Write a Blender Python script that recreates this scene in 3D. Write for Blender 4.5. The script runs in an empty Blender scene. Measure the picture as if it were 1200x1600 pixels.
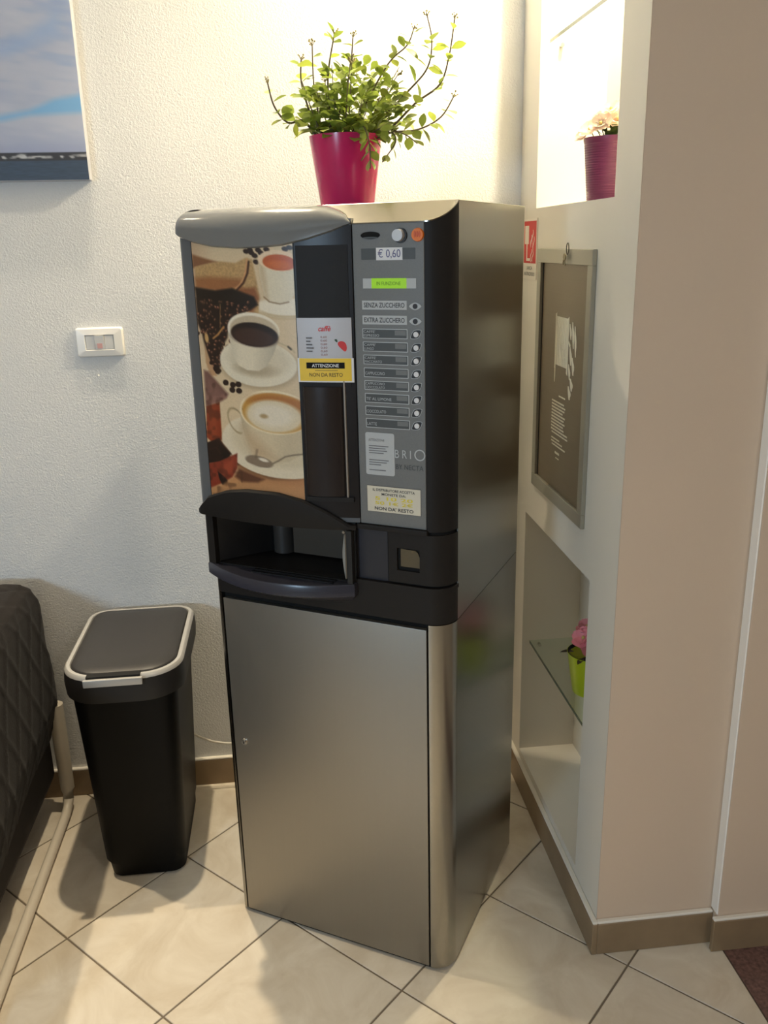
import bpy, bmesh, math, random
import numpy as np
from mathutils import Vector, Matrix
random.seed(7)
rng = np.random.default_rng(5)
SC = bpy.context.scene
COL = SC.collection
PI = math.pi

# ------------------------------------------------------------------ camera
cam_d = bpy.data.cameras.new('camera')
cam = bpy.data.objects.new('camera', cam_d)
COL.objects.link(cam)
cam_d.sensor_fit = 'VERTICAL'
cam_d.sensor_height = 24.0
cam_d.lens = 24.0 * 1362.7 / 1600.0
cam_d.clip_start = 0.02
PITCH, YAW, ROLL = math.radians(17.1353), math.radians(6.1423), math.radians(-1.3076)
fw = Vector((math.sin(YAW)*math.cos(PITCH), math.cos(YAW)*math.cos(PITCH), -math.sin(PITCH)))
rt = Vector((math.cos(YAW), -math.sin(YAW), 0))
up = rt.cross(fw)
rt, up = math.cos(ROLL)*rt + math.sin(ROLL)*up, -math.sin(ROLL)*rt + math.cos(ROLL)*up
m = Matrix((rt, up, -fw)).transposed().to_4x4()
m.translation = (0, 0, 1.5531)
cam.matrix_world = m
SC.camera = cam

# ------------------------------------------------------------------ world, lights, exposure
SC.view_settings.view_transform = 'Standard'
SC.view_settings.look = 'None'
SC.view_settings.gamma = 1.0
SC.view_settings.use_curve_mapping = False
SC.view_settings.exposure = 0.3
w = bpy.data.worlds.new('world'); SC.world = w
w.use_nodes = True
w.node_tree.nodes['Background'].inputs[0].default_value = (0.05, 0.05, 0.06, 1)
w.node_tree.nodes['Background'].inputs[1].default_value = 0.3

def lamp(name, kind, loc, power, color, radius=0.03, target=None, angle=120, blend=0.6, size=None):
    d = bpy.data.lights.new(name, kind)
    d.energy = power; d.color = color
    if kind == 'SPOT':
        d.spot_size = math.radians(angle); d.spot_blend = blend; d.shadow_soft_size = radius
    elif kind == 'POINT':
        d.shadow_soft_size = radius
    elif kind == 'AREA':
        d.shape = 'RECTANGLE'; d.size, d.size_y = size
    o = bpy.data.objects.new(name, d); COL.objects.link(o); o.location = loc
    dirv = (Vector(target) - Vector(loc)) if target else Vector((0, 0, -1))
    o.rotation_euler = dirv.to_track_quat('-Z', 'Y').to_euler()
    return o
WARM = (1.0, 0.84, 0.60)
lamp('ceiling_spot', 'SPOT', (-0.30, 2.17, 2.70), 128, WARM, 0.022, angle=70, blend=1.0, target=(-0.20, 1.30, 0))
lamp('ceiling_spot', 'SPOT', (-1.20, 2.17, 2.70), 98, WARM, 0.022, angle=76, blend=1.0, target=(-0.92, 1.35, 0))
lamp('niche_lamp', 'POINT', (0.715, 2.0, 2.45), 50, (1.0, 0.88, 0.64), 0.02)
lamp('added_room_fill', 'AREA', (-0.9, -1.6, 2.72), 3, (1.0, 0.86, 0.70), size=(0.5, 0.5))  # added ambient fill for the unseen room, not a known fixture
lamp('added_room_fill', 'AREA', (1.25, -0.9, 2.72), 12, (1.0, 0.88, 0.76), size=(0.4, 0.4))  # added fill that brightens the end wall and the floor at the right
lamp('cool_room_lamp', 'AREA', (-2.2, -1.6, 1.5), 35, (0.56, 0.78, 1.0), size=(0.35, 0.35), target=(-0.3, 2.3, 0.9))

# ------------------------------------------------------------------ helpers
def lin(c):
    return tuple(((x/255.0)/12.92 if x/255.0 <= 0.04045 else ((x/255.0+0.055)/1.055)**2.4) for x in c)

MATS = {}
def mat(name, rgb, rough=0.5, metal=0.0, noise=None, bump=None, emit=None, coat=0.0, spec=0.5, sub=0.0, vary=0.0):
    """rgb in sRGB 0-255. noise=(scale, amount); bump=(scale, strength, distance)"""
    if name in MATS: return MATS[name]
    mt = bpy.data.materials.new(name); mt.use_nodes = True
    nt = mt.node_tree; N = nt.nodes; L = nt.links
    p = N['Principled BSDF']
    c = lin(rgb)
    p.inputs['Base Color'].default_value = (*c, 1)
    p.inputs['Roughness'].default_value = rough
    p.inputs['Metallic'].default_value = metal
    p.inputs['Specular IOR Level'].default_value = spec
    if coat: p.inputs['Coat Weight'].default_value = coat; p.inputs['Coat Roughness'].default_value = 0.08
    if sub:
        p.inputs['Transmission Weight'].default_value = 0
        p.inputs['Subsurface Weight'].default_value = sub; p.inputs['Subsurface Radius'].default_value = (0.01, 0.01, 0.004)
    tc = None
    if noise or bump or vary:
        tc = N.new('ShaderNodeTexCoord')
    if noise:
        n = N.new('ShaderNodeTexNoise'); n.inputs['Scale'].default_value = noise[0]; n.inputs['Detail'].default_value = 6
        L.new(tc.outputs['Object'], n.inputs['Vector'])
        r = N.new('ShaderNodeMapRange'); r.inputs[1].default_value = 0.3; r.inputs[2].default_value = 0.7
        r.inputs[3].default_value = 1-noise[1]; r.inputs[4].default_value = 1+noise[1]
        L.new(n.outputs['Fac'], r.inputs[0])
        mx = N.new('ShaderNodeMix'); mx.data_type = 'RGBA'; mx.blend_type = 'MULTIPLY'; mx.inputs[0].default_value = 1
        mx.inputs[6].default_value = (*c, 1)
        L.new(r.outputs[0], mx.inputs[7]); L.new(mx.outputs[2], p.inputs['Base Color'])
    if vary:
        oi = N.new('ShaderNodeObjectInfo')
        hsv = N.new('ShaderNodeHueSaturation'); hsv.inputs['Color'].default_value = (*c, 1)
        r = N.new('ShaderNodeMapRange'); r.inputs[3].default_value = 1-vary; r.inputs[4].default_value = 1+vary
        r2 = N.new('ShaderNodeMapRange'); r2.inputs[3].default_value = 0.5-0.06*vary; r2.inputs[4].default_value = 0.5+0.06*vary
        L.new(oi.outputs['Random'], r.inputs[0]); L.new(oi.outputs['Random'], r2.inputs[0])
        L.new(r.outputs[0], hsv.inputs['Value']); L.new(r2.outputs[0], hsv.inputs['Hue']); L.new(hsv.outputs[0], p.inputs['Base Color'])
    if bump:
        n = N.new('ShaderNodeTexNoise'); n.inputs['Scale'].default_value = bump[0]; n.inputs['Detail'].default_value = 3
        n.inputs['Distortion'].default_value = 0.6
        L.new(tc.outputs['Object'], n.inputs['Vector'])
        b = N.new('ShaderNodeBump'); b.inputs['Strength'].default_value = bump[1]; b.inputs['Distance'].default_value = bump[2]
        L.new(n.outputs['Fac'], b.inputs['Height']); L.new(b.outputs[0], p.inputs['Normal'])
    if emit:
        p.inputs['Emission Color'].default_value = (*lin(emit[0]), 1); p.inputs['Emission Strength'].default_value = emit[1]
    MATS[name] = mt
    return mt

def glass_mat(name, tint, refl=0.12, rough=0.02, alpha=0.9):
    """thin sheet: transparent tinted + glossy"""
    mt = bpy.data.materials.new(name); mt.use_nodes = True
    nt = mt.node_tree; N = nt.nodes; L = nt.links
    N.remove(N['Principled BSDF'])
    t = N.new('ShaderNodeBsdfTransparent'); t.inputs[0].default_value = (*tint, 1)
    g = N.new('ShaderNodeBsdfGlossy'); g.inputs['Roughness'].default_value = rough
    mx = N.new('ShaderNodeMixShader')
    lw = N.new('ShaderNodeLayerWeight'); lw.inputs[0].default_value = refl
    pw = N.new('ShaderNodeMath'); pw.operation = 'POWER'; pw.inputs[1].default_value = 4.0; lw.inputs[0].default_value = 0.5
    ml = N.new('ShaderNodeMath'); ml.operation = 'MULTIPLY_ADD'; ml.inputs[1].default_value = 0.6; ml.inputs[2].default_value = refl*0.3
    L.new(lw.outputs['Facing'], pw.inputs[0]); L.new(pw.outputs[0], ml.inputs[0]); L.new(ml.outputs[0], mx.inputs[0]); L.new(t.outputs[0], mx.inputs[1]); L.new(g.outputs[0], mx.inputs[2])
    L.new(mx.outputs[0], N['Material Output'].inputs[0])
    return mt

def vcol_mat(name, rough=0.4, coat=0.0):
    mt = bpy.data.materials.new(name); mt.use_nodes = True
    N = mt.node_tree.nodes; L = mt.node_tree.links
    a = N.new('ShaderNodeAttribute'); a.attribute_name = 'print'
    L.new(a.outputs['Color'], N['Principled BSDF'].inputs['Base Color'])
    N['Principled BSDF'].inputs['Roughness'].default_value = rough
    N['Principled BSDF'].inputs['Coat Weight'].default_value = coat
    return mt

def link(name, me, mt=None, parent=None, smooth=False):
    o = bpy.data.objects.new(name, me); COL.objects.link(o)
    if mt and not me.materials: me.materials.append(mt)
    if parent: o.parent = parent
    if smooth is True:
        me.polygons.foreach_set('use_smooth', [True]*len(me.polygons))
    elif smooth:
        me.polygons.foreach_set('use_smooth', [True]*len(me.polygons))
        me.set_sharp_from_angle(angle=math.radians(smooth))
    return o

def obj(name, verts, faces, mt, parent=None, smooth=False, recalc=True):
    me = bpy.data.meshes.new(name)
    me.from_pydata([tuple(v) for v in verts], [], faces)
    if recalc:
        bm = bmesh.new(); bm.from_mesh(me); bmesh.ops.recalc_face_normals(bm, faces=bm.faces); bm.to_mesh(me); bm.free()
    me.update()
    return link(name, me, mt, parent, smooth)

class MB:
    """collects shapes into one mesh"""
    def __init__(s): s.v = []; s.f = []
    def add(s, vs, fs):
        k = len(s.v); s.v += [tuple(v) for v in vs]; s.f += [tuple(i+k for i in f) for f in fs]; return s
    def box(s, x0, x1, y0, y1, z0, z1):
        vs = [(x, y, z) for z in (z0, z1) for y in (y0, y1) for x in (x0, x1)]
        return s.add(vs, [(0, 2, 3, 1), (4, 5, 7, 6), (0, 1, 5, 4), (2, 6, 7, 3), (0, 4, 6, 2), (1, 3, 7, 5)])
    def bbox(s, x0, x1, y0, y1, z0, z1, b=0.003, seg=2):
        bm = bmesh.new(); bmesh.ops.create_cube(bm, size=1)
        for v in bm.verts:
            v.co = ((x0+x1)/2+v.co.x*(x1-x0), (y0+y1)/2+v.co.y*(y1-y0), (z0+z1)/2+v.co.z*(z1-z0))
        bmesh.ops.bevel(bm, geom=list(bm.edges), offset=b, segments=seg, affect='EDGES', profile=0.6)
        bm.verts.index_update()
        s.add([v.co[:] for v in bm.verts], [[v.index for v in f.verts] for f in bm.faces]); bm.free(); return s
    def loft(s, rings, cap=True, closed=True):
        n = len(rings[0]); vs = [p for r in rings for p in r]; fs = []
        for i in range(len(rings)-1):
            for j in range(n if closed else n-1):
                a = i*n+j; b = i*n+(j+1) % n
                fs.append((a, b, b+n, a+n))
        if cap:
            fs.append(tuple(range(n-1, -1, -1))); fs.append(tuple((len(rings)-1)*n+j for j in range(n)))
        return s.add(vs, fs)
    def prism(s, pts, z0, z1):
        """pts in plan; z0/z1 number or list per point"""
        n = len(pts)
        a = z0 if isinstance(z0, (list, tuple)) else [z0]*n
        b = z1 if isinstance(z1, (list, tuple)) else [z1]*n
        return s.loft([[(p[0], p[1], a[i]) for i, p in enumerate(pts)], [(p[0], p[1], b[i]) for i, p in enumerate(pts)]])
    def tube(s, path, r, n=8, cap=True):
        path = [Vector(p) for p in path]
        rs = r if isinstance(r, (list, tuple)) else [r]*len(path)
        rings = []; up0 = Vector((0.13, 0.21, 0.97)).normalized()
        for i, p in enumerate(path):
            t = (path[min(i+1, len(path)-1)]-path[max(i-1, 0)]).normalized()
            a = t.cross(up0)
            if a.length < 1e-3: a = t.cross(Vector((1, 0, 0)))
            a.normalize(); b = t.cross(a)
            rings.append([p+rs[i]*(math.cos(2*PI*k/n)*a+math.sin(2*PI*k/n)*b) for k in range(n)])
        return s.loft(rings, cap)
    def cyl(s, c, axis, r, h, n=20, r2=None):
        c = Vector(c); ax = Vector(axis).normalized()
        a = ax.orthogonal().normalized(); b = ax.cross(a); r2 = r if r2 is None else r2
        return s.loft([[c+rr*(math.cos(2*PI*k/n)*a+math.sin(2*PI*k/n)*b)+ax*hh for k in range(n)] for rr, hh in ((r, 0), (r2, h))])
    def lathe(s, prof, cx, cy, n=28):
        return s.loft([[(cx+r*math.cos(2*PI*k/n), cy+r*math.sin(2*PI*k/n), z) for k in range(n)] for r, z in prof], cap=False)
    def sphere(s, c, r, n=8, sz=1.0):
        rings = []
        for i in range(1, n//2+2):
            a = -PI/2+PI*i/(n//2+2)
            rings.append([(c[0]+r*math.cos(a)*math.cos(2*PI*k/n), c[1]+r*math.cos(a)*math.sin(2*PI*k/n), c[2]+sz*r*math.sin(a)) for k in range(n)])
        return s.loft(rings)
    def build(s, name, mt, parent=None, smooth=False, recalc=True):
        return obj(name, s.v, s.f, mt, parent, smooth, recalc)

def tag(o, label=None, cat=None, group=None, kind=None):
    if label: o['label'] = label
    if cat: o['category'] = cat
    if group: o['group'] = group
    if kind: o['kind'] = kind
    return o
def thing(name, label, cat, loc=(0, 0, 0), rz=0.0, group=None):
    o = bpy.data.objects.new(name, None); COL.objects.link(o); o.empty_display_size = 0.05
    o.location = loc; o.rotation_euler = (0, 0, rz)
    return tag(o, label, cat, group)
def struct(o, label=None): return tag(o, label=label, kind='structure')

def text_mesh(s, w=None, h=None, align='C', ext=0.0002, bold=0.0, res=3, shear=0.0):
    """a text in the XZ plane facing -Y; fitted to w x h, origin by align"""
    cu = bpy.data.curves.new('lettering', 'FONT'); cu.body = s; cu.resolution_u = res; cu.extrude = 0; cu.offset = bold; cu.shear = shear
    cu.align_x = 'CENTER'
    o = bpy.data.objects.new('lettering', cu); COL.objects.link(o)
    bpy.context.view_layer.update()
    dg = bpy.context.evaluated_depsgraph_get()
    me = bpy.data.meshes.new_from_object(o.evaluated_get(dg))
    bpy.data.objects.remove(o); bpy.data.curves.remove(cu)
    me.name = 'lettering'; me.materials.clear()
    n = len(me.vertices); co = np.empty(n*3); me.vertices.foreach_get('co', co); co = co.reshape(-1, 3)
    lo, hi = co.min(0), co.max(0); sz = np.maximum(hi-lo, 1e-6)
    sy = h/sz[1] if h else w/sz[0]; sx = w/sz[0] if w else sy
    x = (co[:, 0]-(lo[0] if align == 'L' else (lo[0]+hi[0])/2))*sx
    z = (co[:, 1]-(lo[1]+hi[1])/2)*sy
    return me, np.stack([x, np.zeros(n), z], 1)
def text(s, parent, mt, place, w=None, h=None, align='C', bold=0.0, shear=0.0, name='lettering'):
    """place maps an (n,3) array of text-plane points into parent space"""
    me, co = text_mesh(s, w, h, align, bold=bold, shear=shear)
    co = place(co)
    me.vertices.foreach_set('co', np.ascontiguousarray(co, dtype=np.float32).ravel()); me.update()
    return link(name, me, mt, parent)

def rrect(x0, x1, y0, y1, r, n=6):
    """rounded rectangle outline; r number or 4 radii (x0y0, x1y0, x1y1, x0y1)"""
    rs = r if isinstance(r, (list, tuple)) else [r]*4
    pts = []
    for (cx, cy, a0), rr in zip(((x0, y0, PI), (x1, y0, 1.5*PI), (x1, y1, 0), (x0, y1, 0.5*PI)), rs):
        ox = cx + rr*(1 if cx == x0 else -1); oy = cy + rr*(1 if cy == y0 else -1)
        for k in range(n+1):
            a = a0+0.5*PI*k/n
            pts.append((ox+rr*math.cos(a), oy+rr*math.sin(a)))
    return pts

# ------------------------------------------------------------------ materials
def wall_paint(name, rgb, scale, strength, dist, rough=0.75, fine=0.0):
    return mat(name, rgb, rough, bump=(scale, strength, dist), noise=(3.0, 0.015), spec=0.3)
M_STUCCO = wall_paint('stucco_white_paint', (221, 221, 220), 210, 0.6, 0.003)
M_WHITE = wall_paint('smooth_white_paint', (232, 226, 214), 300, 0.12, 0.001)
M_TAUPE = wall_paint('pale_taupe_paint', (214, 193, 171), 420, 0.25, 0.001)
M_CEIL = wall_paint('ceiling_paint', (235, 232, 225), 200, 0.1, 0.001)
M_SKIRT = mat('beige_skirting_tile', (142, 120, 92), 0.4, noise=(14, 0.10))
M_SKIRTTOP = mat('lit_skirting_grout', (238, 232, 220), 0.6)
M_GROUT = mat('floor_grout', (120, 108, 92), 0.9)
M_GRANITE = mat('dark_red_granite', (112, 84, 78), 0.3, noise=(120, 0.45))

def tile_material():
    mt = bpy.data.materials.new('cream_stone_tile'); mt.use_nodes = True
    N = mt.node_tree.nodes; L = mt.node_tree.links; p = N['Principled BSDF']
    tc = N.new('ShaderNodeTexCoord'); oi = N.new('ShaderNodeObjectInfo')
    sc = N.new('ShaderNodeVectorMath'); sc.operation = 'SCALE'; sc.inputs[3].default_value = 40
    cb = N.new('ShaderNodeCombineXYZ')
    for i in range(3): L.new(oi.outputs['Random'], cb.inputs[i])
    L.new(cb.outputs[0], sc.inputs[0])
    ad = N.new('ShaderNodeVectorMath'); L.new(tc.outputs['Object'], ad.inputs[0]); L.new(sc.outputs[0], ad.inputs[1])
    n1 = N.new('ShaderNodeTexNoise'); n1.inputs['Scale'].default_value = 7; n1.inputs['Detail'].default_value = 8; n1.inputs['Roughness'].default_value = 0.62; n1.inputs['Distortion'].default_value = 0.8
    L.new(ad.outputs[0], n1.inputs['Vector'])
    cr = N.new('ShaderNodeValToRGB'); e = cr.color_ramp.elements
    e[0].position = 0.28; e[0].color = (*lin((204, 190, 168)), 1)
    e[1].position = 0.72; e[1].color = (*lin((232, 223, 206)), 1)
    L.new(n1.outputs['Fac'], cr.inputs[0])
    hs = N.new('ShaderNodeHueSaturation'); mr = N.new('ShaderNodeMapRange'); mr.inputs[3].default_value = 0.95; mr.inputs[4].default_value = 1.05
    L.new(oi.outputs['Random'], mr.inputs[0]); L.new(mr.outputs[0], hs.inputs['Value']); L.new(cr.outputs[0], hs.inputs['Color'])
    L.new(hs.outputs[0], p.inputs['Base Color'])
    p.inputs['Roughness'].default_value = 0.38; p.inputs['Specular IOR Level'].default_value = 0.4
    return mt
M_TILE = tile_material()

def brushed(name, rgb, rough, scale=(220, 220, 6), amount=0.05, aniso=0.0, metal=1.0):
    mt = bpy.data.materials.new(name); mt.use_nodes = True
    N = mt.node_tree.nodes; L = mt.node_tree.links; p = N['Principled BSDF']
    tc = N.new('ShaderNodeTexCoord'); mp = N.new('ShaderNodeMapping'); mp.inputs['Scale'].default_value = scale
    n = N.new('ShaderNodeTexNoise'); n.inputs['Scale'].default_value = 1; n.inputs['Detail'].default_value = 4
    L.new(tc.outputs['Object'], mp.inputs[0]); L.new(mp.outputs[0], n.inputs['Vector'])
    r = N.new('ShaderNodeMapRange'); r.inputs[3].default_value = rough-amount; r.inputs[4].default_value = rough+amount
    L.new(n.outputs['Fac'], r.inputs[0]); L.new(r.outputs[0], p.inputs['Roughness'])
    p.inputs['Base Color'].default_value = (*lin(rgb), 1); p.inputs['Metallic'].default_value = metal
    MATS[name] = mt
    return mt
M_STEEL = brushed('brushed_steel', (152, 149, 142), 0.25, amount=0.008)
M_BODY = brushed('brushed_steel_shell', (160, 159, 153), 0.28, amount=0.006)
M_DOOR = brushed('satin_steel_door', (148, 143, 134), 0.42, metal=0.85)
M_DARK = mat('charcoal_plastic', (38, 35, 33), 0.5, bump=(900, 0.05, 0.0005), spec=0.16)
M_BLACK = mat('black_plastic', (22, 21, 21), 0.45)
M_GAP = mat('black_gap', (8, 8, 8), 0.9)
M_CAP = mat('grey_gloss_plastic', (116, 117, 116), 0.16, coat=0.5)
M_GREYP = mat('blue_grey_plastic', (94, 96, 98), 0.4)
M_PANEL = mat('grey_panel_plastic', (114, 114, 112), 0.42, noise=(500, 0.05))
M_COLM = mat('dark_brown_gloss', (36, 31, 29), 0.3, spec=0.2)
M_TRAY = mat('blue_black_plastic', (52, 52, 62), 0.28)
M_LTGREY = mat('light_grey_print', (186, 188, 188), 0.5)
M_DKGREY = mat('dark_grey_print', (72, 74, 73), 0.45)
M_INK = mat('dark_ink', (48, 46, 50), 0.6)
M_INK2 = mat('grey_ink', (110, 108, 110), 0.6)
M_WLABEL = mat('white_label', (228, 226, 226), 0.45)
M_SLABEL = mat('silver_label', (186, 182, 184), 0.35)
M_CREAML = mat('cream_label', (216, 208, 188), 0.5)
M_YELLOW = mat('yellow_label', (236, 196, 30), 0.45)
M_YINK = mat('yellow_ink', (226, 206, 60), 0.5)
M_RED = mat('red_ink', (206, 40, 34), 0.5)
M_BLUEINK = mat('violet_ink', (84, 82, 130), 0.5)
M_ORANGE = mat('orange_button_plastic', (232, 120, 24), 0.3, sub=0.2)
M_CHROME = mat('chrome', (214, 210, 204), 0.16, metal=1.0)
M_LCD = mat('green_backlit_screen', (150, 205, 20), 0.4, emit=((150, 205, 10), 0.22))
M_LCDINK = mat('green_lcd_ink', (96, 140, 18), 0.5)
M_GLASS = glass_mat('shelf_glass', (0.93, 0.97, 0.94), 0.18)
M_GLASSEDGE = mat('green_glass_edge', (84, 98, 78), 0.2)
M_PLATE = mat('white_switch_plastic', (232, 229, 224), 0.3)
M_MODULE = mat('grey_switch_module', (206, 204, 200), 0.35)

# ------------------------------------------------------------------ room shell
XR, YB, H = 0.6262, 2.3393, 2.75
bk = MB().box(-3.0, XR+0.4, YB, YB+0.12, 0, H).build('wall_back', M_STUCCO); struct(bk, 'white stucco wall behind the machine and the bin')
# right wall with two niches
NB = 0.79                       # niche back
LY0, LY1, LZ0, LZ1 = 1.697, 2.2135, 0.110, 0.846
UY0, UY1, UZ0, UZ1 = 1.670, 2.193, 1.626, 2.50
YE = 1.545
def wall_right():
    b = MB()
    ys = [YE, UY0, LY0, UY1, LY1, YB]; zs = [0, LZ0, LZ1, UZ0, UZ1, H]
    def hole(y0, y1, z0, z1):
        ym, zm = (y0+y1)/2, (z0+z1)/2
        return (LY0 < ym < LY1 and LZ0 < zm < LZ1) or (UY0 < ym < UY1 and UZ0 < zm < UZ1)
    for i in range(5):
        for j in range(5):
            if not hole(ys[i], ys[i+1], zs[j], zs[j+1]):
                b.add([(XR, ys[i], zs[j]), (XR, ys[i+1], zs[j]), (XR, ys[i+1], zs[j+1]), (XR, ys[i], zs[j+1])], [(0, 3, 2, 1)])
    for (y0, y1, z0, z1) in ((LY0, LY1, LZ0, LZ1), (UY0, UY1, UZ0, UZ1)):
        vs = [(x, y, z) for x in (XR, NB) for y in (y0, y1) for z in (z0, z1)]
        b.add(vs, [(0, 4, 6, 2), (1, 3, 7, 5), (0, 1, 5, 4), (2, 6, 7, 3), (4, 5, 7, 6)])
    # back of the wall
    b.add([(0.92, YE, 0), (0.92, YB, 0), (0.92, YB, H), (0.92, YE, H)], [(0, 1, 2, 3)])
    return b.build('wall_right', M_WHITE, recalc=False)
struct(wall_right(), 'white right wall with a lit niche above and a niche below')
XS = 0.897
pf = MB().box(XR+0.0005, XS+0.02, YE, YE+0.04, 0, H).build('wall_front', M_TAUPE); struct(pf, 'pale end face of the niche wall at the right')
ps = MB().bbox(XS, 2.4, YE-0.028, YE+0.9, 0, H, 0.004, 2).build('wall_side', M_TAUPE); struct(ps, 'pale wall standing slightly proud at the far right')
struct(MB().bbox(XS-0.002, XS+0.002, YE-0.0295, YE-0.0003, 0.092, H, 0.002, 1).build('lit_edge_1', mat('lit_edge_white', (244, 240, 234), 0.5), None), 'white strip standing in for the lit side face of the proud wall at the right')  # white strip added to paint the proud wall's side face as lit
M_ROOM = wall_paint('beige_room_paint', (196, 180, 160), 300, 0.12, 0.001)
struct(MB().box(-3.12, -3.0, -3.5, YB+0.12, 0, H).build('wall_left', M_ROOM))
struct(MB().box(2.4, 2.52, -3.5, 2.45, 0, H).build('wall_far', M_ROOM))
struct(MB().box(-3.12, 2.52, -3.62, -3.5, 0, H).build('wall_rear', M_ROOM))
struct(MB().box(-3.12, 2.52, -3.62, YB+0.12, H, H+0.1).build('ceiling', M_CEIL))

# floor with diagonal tiles
fl = MB().box(-3.12, 2.52, -3.62, YB+0.12, -0.05, -0.0022).build('floor', M_GROUT); struct(fl, 'floor of cream stone tiles laid diagonally')
def clip(poly, f):
    out = []
    for i, p in enumerate(poly):
        q = poly[(i+1) % len(poly)]; a, b_ = f(p), f(q)
        if a >= 0: out.append(p)
        if a*b_ < 0:
            t = a/(a-b_); out.append((p[0]+t*(q[0]-p[0]), p[1]+t*(q[1]-p[1])))
    return out
S0, T0, P = 0.822, 0.573, 0.360
XG = 0.915
R2 = math.sqrt(0.5)
hw = P/2-0.0022
def tile_mb(poly, c):
    n = len(poly); cx = sum(p[0] for p in poly)/n; cy = sum(p[1] for p in poly)/n
    def ring(z, k): return [(p[0]+(cx-p[0])*k-c[0], p[1]+(cy-p[1])*k-c[1], z) for p in poly]
    return MB().loft([ring(-0.0021, 0), ring(-0.0010, 0), ring(0, 0.006)])
full = None; cnt = 0
for i in range(-14, 6):
    for j in range(-16, 16):
        s, t = S0+P*(i+0.5), T0+P*(j+0.5)
        c = ((s-t)*R2, (s+t)*R2)
        if c[0] < -1.9 or c[0] > XG+0.3 or c[1] < -1.7 or c[1] > YB+0.28: continue
        poly = [((s+a-(t+b_))*R2, (s+a+t+b_)*R2) for a, b_ in ((-hw, -hw), (hw, -hw), (hw, hw), (-hw, hw))]
        pc = clip(poly, lambda p: XG-0.002-p[0])
        pc = clip(pc, lambda p: YB+0.05-p[1]) if len(pc) > 2 else pc
        if len(pc) < 3: continue
        area = abs(sum(pc[k][0]*pc[(k+1) % len(pc)][1]-pc[(k+1) % len(pc)][0]*pc[k][1] for k in range(len(pc))))/2
        if area < 0.0008: continue
        if area > 0.999*(2*hw)**2:
            if full is None:
                o = tile_mb(pc, c).build('tile', M_TILE, fl); full = o.data
            else:
                o = link('tile', full, None, fl)
        else:
            o = tile_mb(pc, c).build('tile', M_TILE, fl)
        o.location = (c[0], c[1], 0); cnt += 1
MB().box(XG+0.001, 1.24, 0.3, YE-0.028, -0.0021, 0.0005).build('threshold_slab', M_GRANITE, fl)
MB().box(1.245, 2.4, -1.7, YE-0.028, -0.0021, 0).build('plain_paving', M_TILE, fl)
MB().box(XG+0.001, 1.24, -1.7, 0.295, -0.0021, 0).build('plain_paving', M_TILE, fl)

# baseboards: tile strip; white top line is sealant plus painted light on the edge
BH = 0.083
def skirting(name, x0, x1, y0, y1, inset=(0, 0, 0, 0), label=None):
    o = MB().bbox(x0, x1, y0, y1, 0, BH, 0.0015, 1).build(name, M_SKIRT); struct(o, label)
    MB().bbox(x0, x1, y0, y1, BH, BH+0.007, 0.002, 1).build('lit_sealing_strip', M_SKIRTTOP, o)
skirting('baseboard_back', -3.0, XR-0.0125, YB-0.012, YB)
skirting('baseboard_right', XR-0.012, XR, YE-0.012, YB)
skirting('baseboard_front', XR, XS-0.0005, YE-0.012, YE)
skirting('baseboard_side', XS-0.012, 2.4, YE-0.040, YE-0.028)

# ------------------------------------------------------------------ machine frame
TH = math.radians(30.3632); W = 0.54; D = 0.4725; H1 = 0.8395; H2 = 1.6221
M0 = (0.2857-W*math.cos(TH), 1.5187+W*math.sin(TH))
RR = 0.047
def arc(cx, cy, r, a0, a1, n=8):
    return [(cx+r*math.cos(math.radians(a0+(a1-a0)*k/n)), cy+r*math.sin(math.radians(a0+(a1-a0)*k/n))) for k in range(n+1)]
RARC = arc(W-RR, RR, RR, -90, 0, 10)          # front right corner in plan
LR = 0.020
LARC = arc(LR, LR, LR, 180, 270, 6)

# --- base cabinet
cab = thing('base_cabinet', 'tall satin steel base cabinet with a locked door, standing under the coffee machine', 'cabinet', (M0[0], M0[1], 0), -TH)
# carcass: shell set back behind the door
cb = MB()
cb.prism([(0, D)] + LARC[:-1] + [(LR-0.003, 0), (LR-0.003, 0.024), (W-RR+0.003, 0.024), (W-RR+0.003, 0)] + RARC[1:] + [(W, D)], 0.008, H1-0.001)
cb.build('carcass', M_STEEL, cab, 40)
MB().prism([(0.008, D-0.01)]+arc(LR, LR, LR-0.008, 180, 270, 4)+arc(W-RR, RR, RR-0.008, -90, 0, 6)+[(W-0.008, D-0.01)], 0, 0.008).build('plinth', M_GAP, cab)
MB().box(LR-0.0025, W-RR+0.0025, 0.012, 0.0238, 0.010, H1-0.004).build('door_recess', M_GAP, cab)
dr = MB().bbox(LR+0.0005, W-RR-0.001, -0.001, 0.0118, 0.011, H1-0.012, 0.0015, 2).build('door', M_DOOR, cab, 40)
lk = MB()
lk.cyl((0.047, -0.001, 0.478), (0, -1, 0), 0.0085, 0.003, 20, 0.0075).cyl((0.047, -0.004, 0.478), (0, -1, 0), 0.0055, 0.0015, 16)
lk.build('lock', M_CHROME, dr, 40)
MB().box(0.0462, 0.0478, -0.0060, -0.0055, 0.475, 0.481).build('keyhole', M_GAP, dr)

# --- coffee machine
vm = thing('coffee_machine', 'grey and charcoal coffee vending machine with a coffee picture, on the steel cabinet', 'vending machine', (M0[0], M0[1], H1), -TH)
def Z(z): return z-H1                         # world height to machine height
BB = 0.032
def bow(u, dv=0.0):
    u = min(max(u, -0.02), 0.365)
    return -BB*(1-((u-0.155)/0.205)**2)+dv
VS = 0.047
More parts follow.
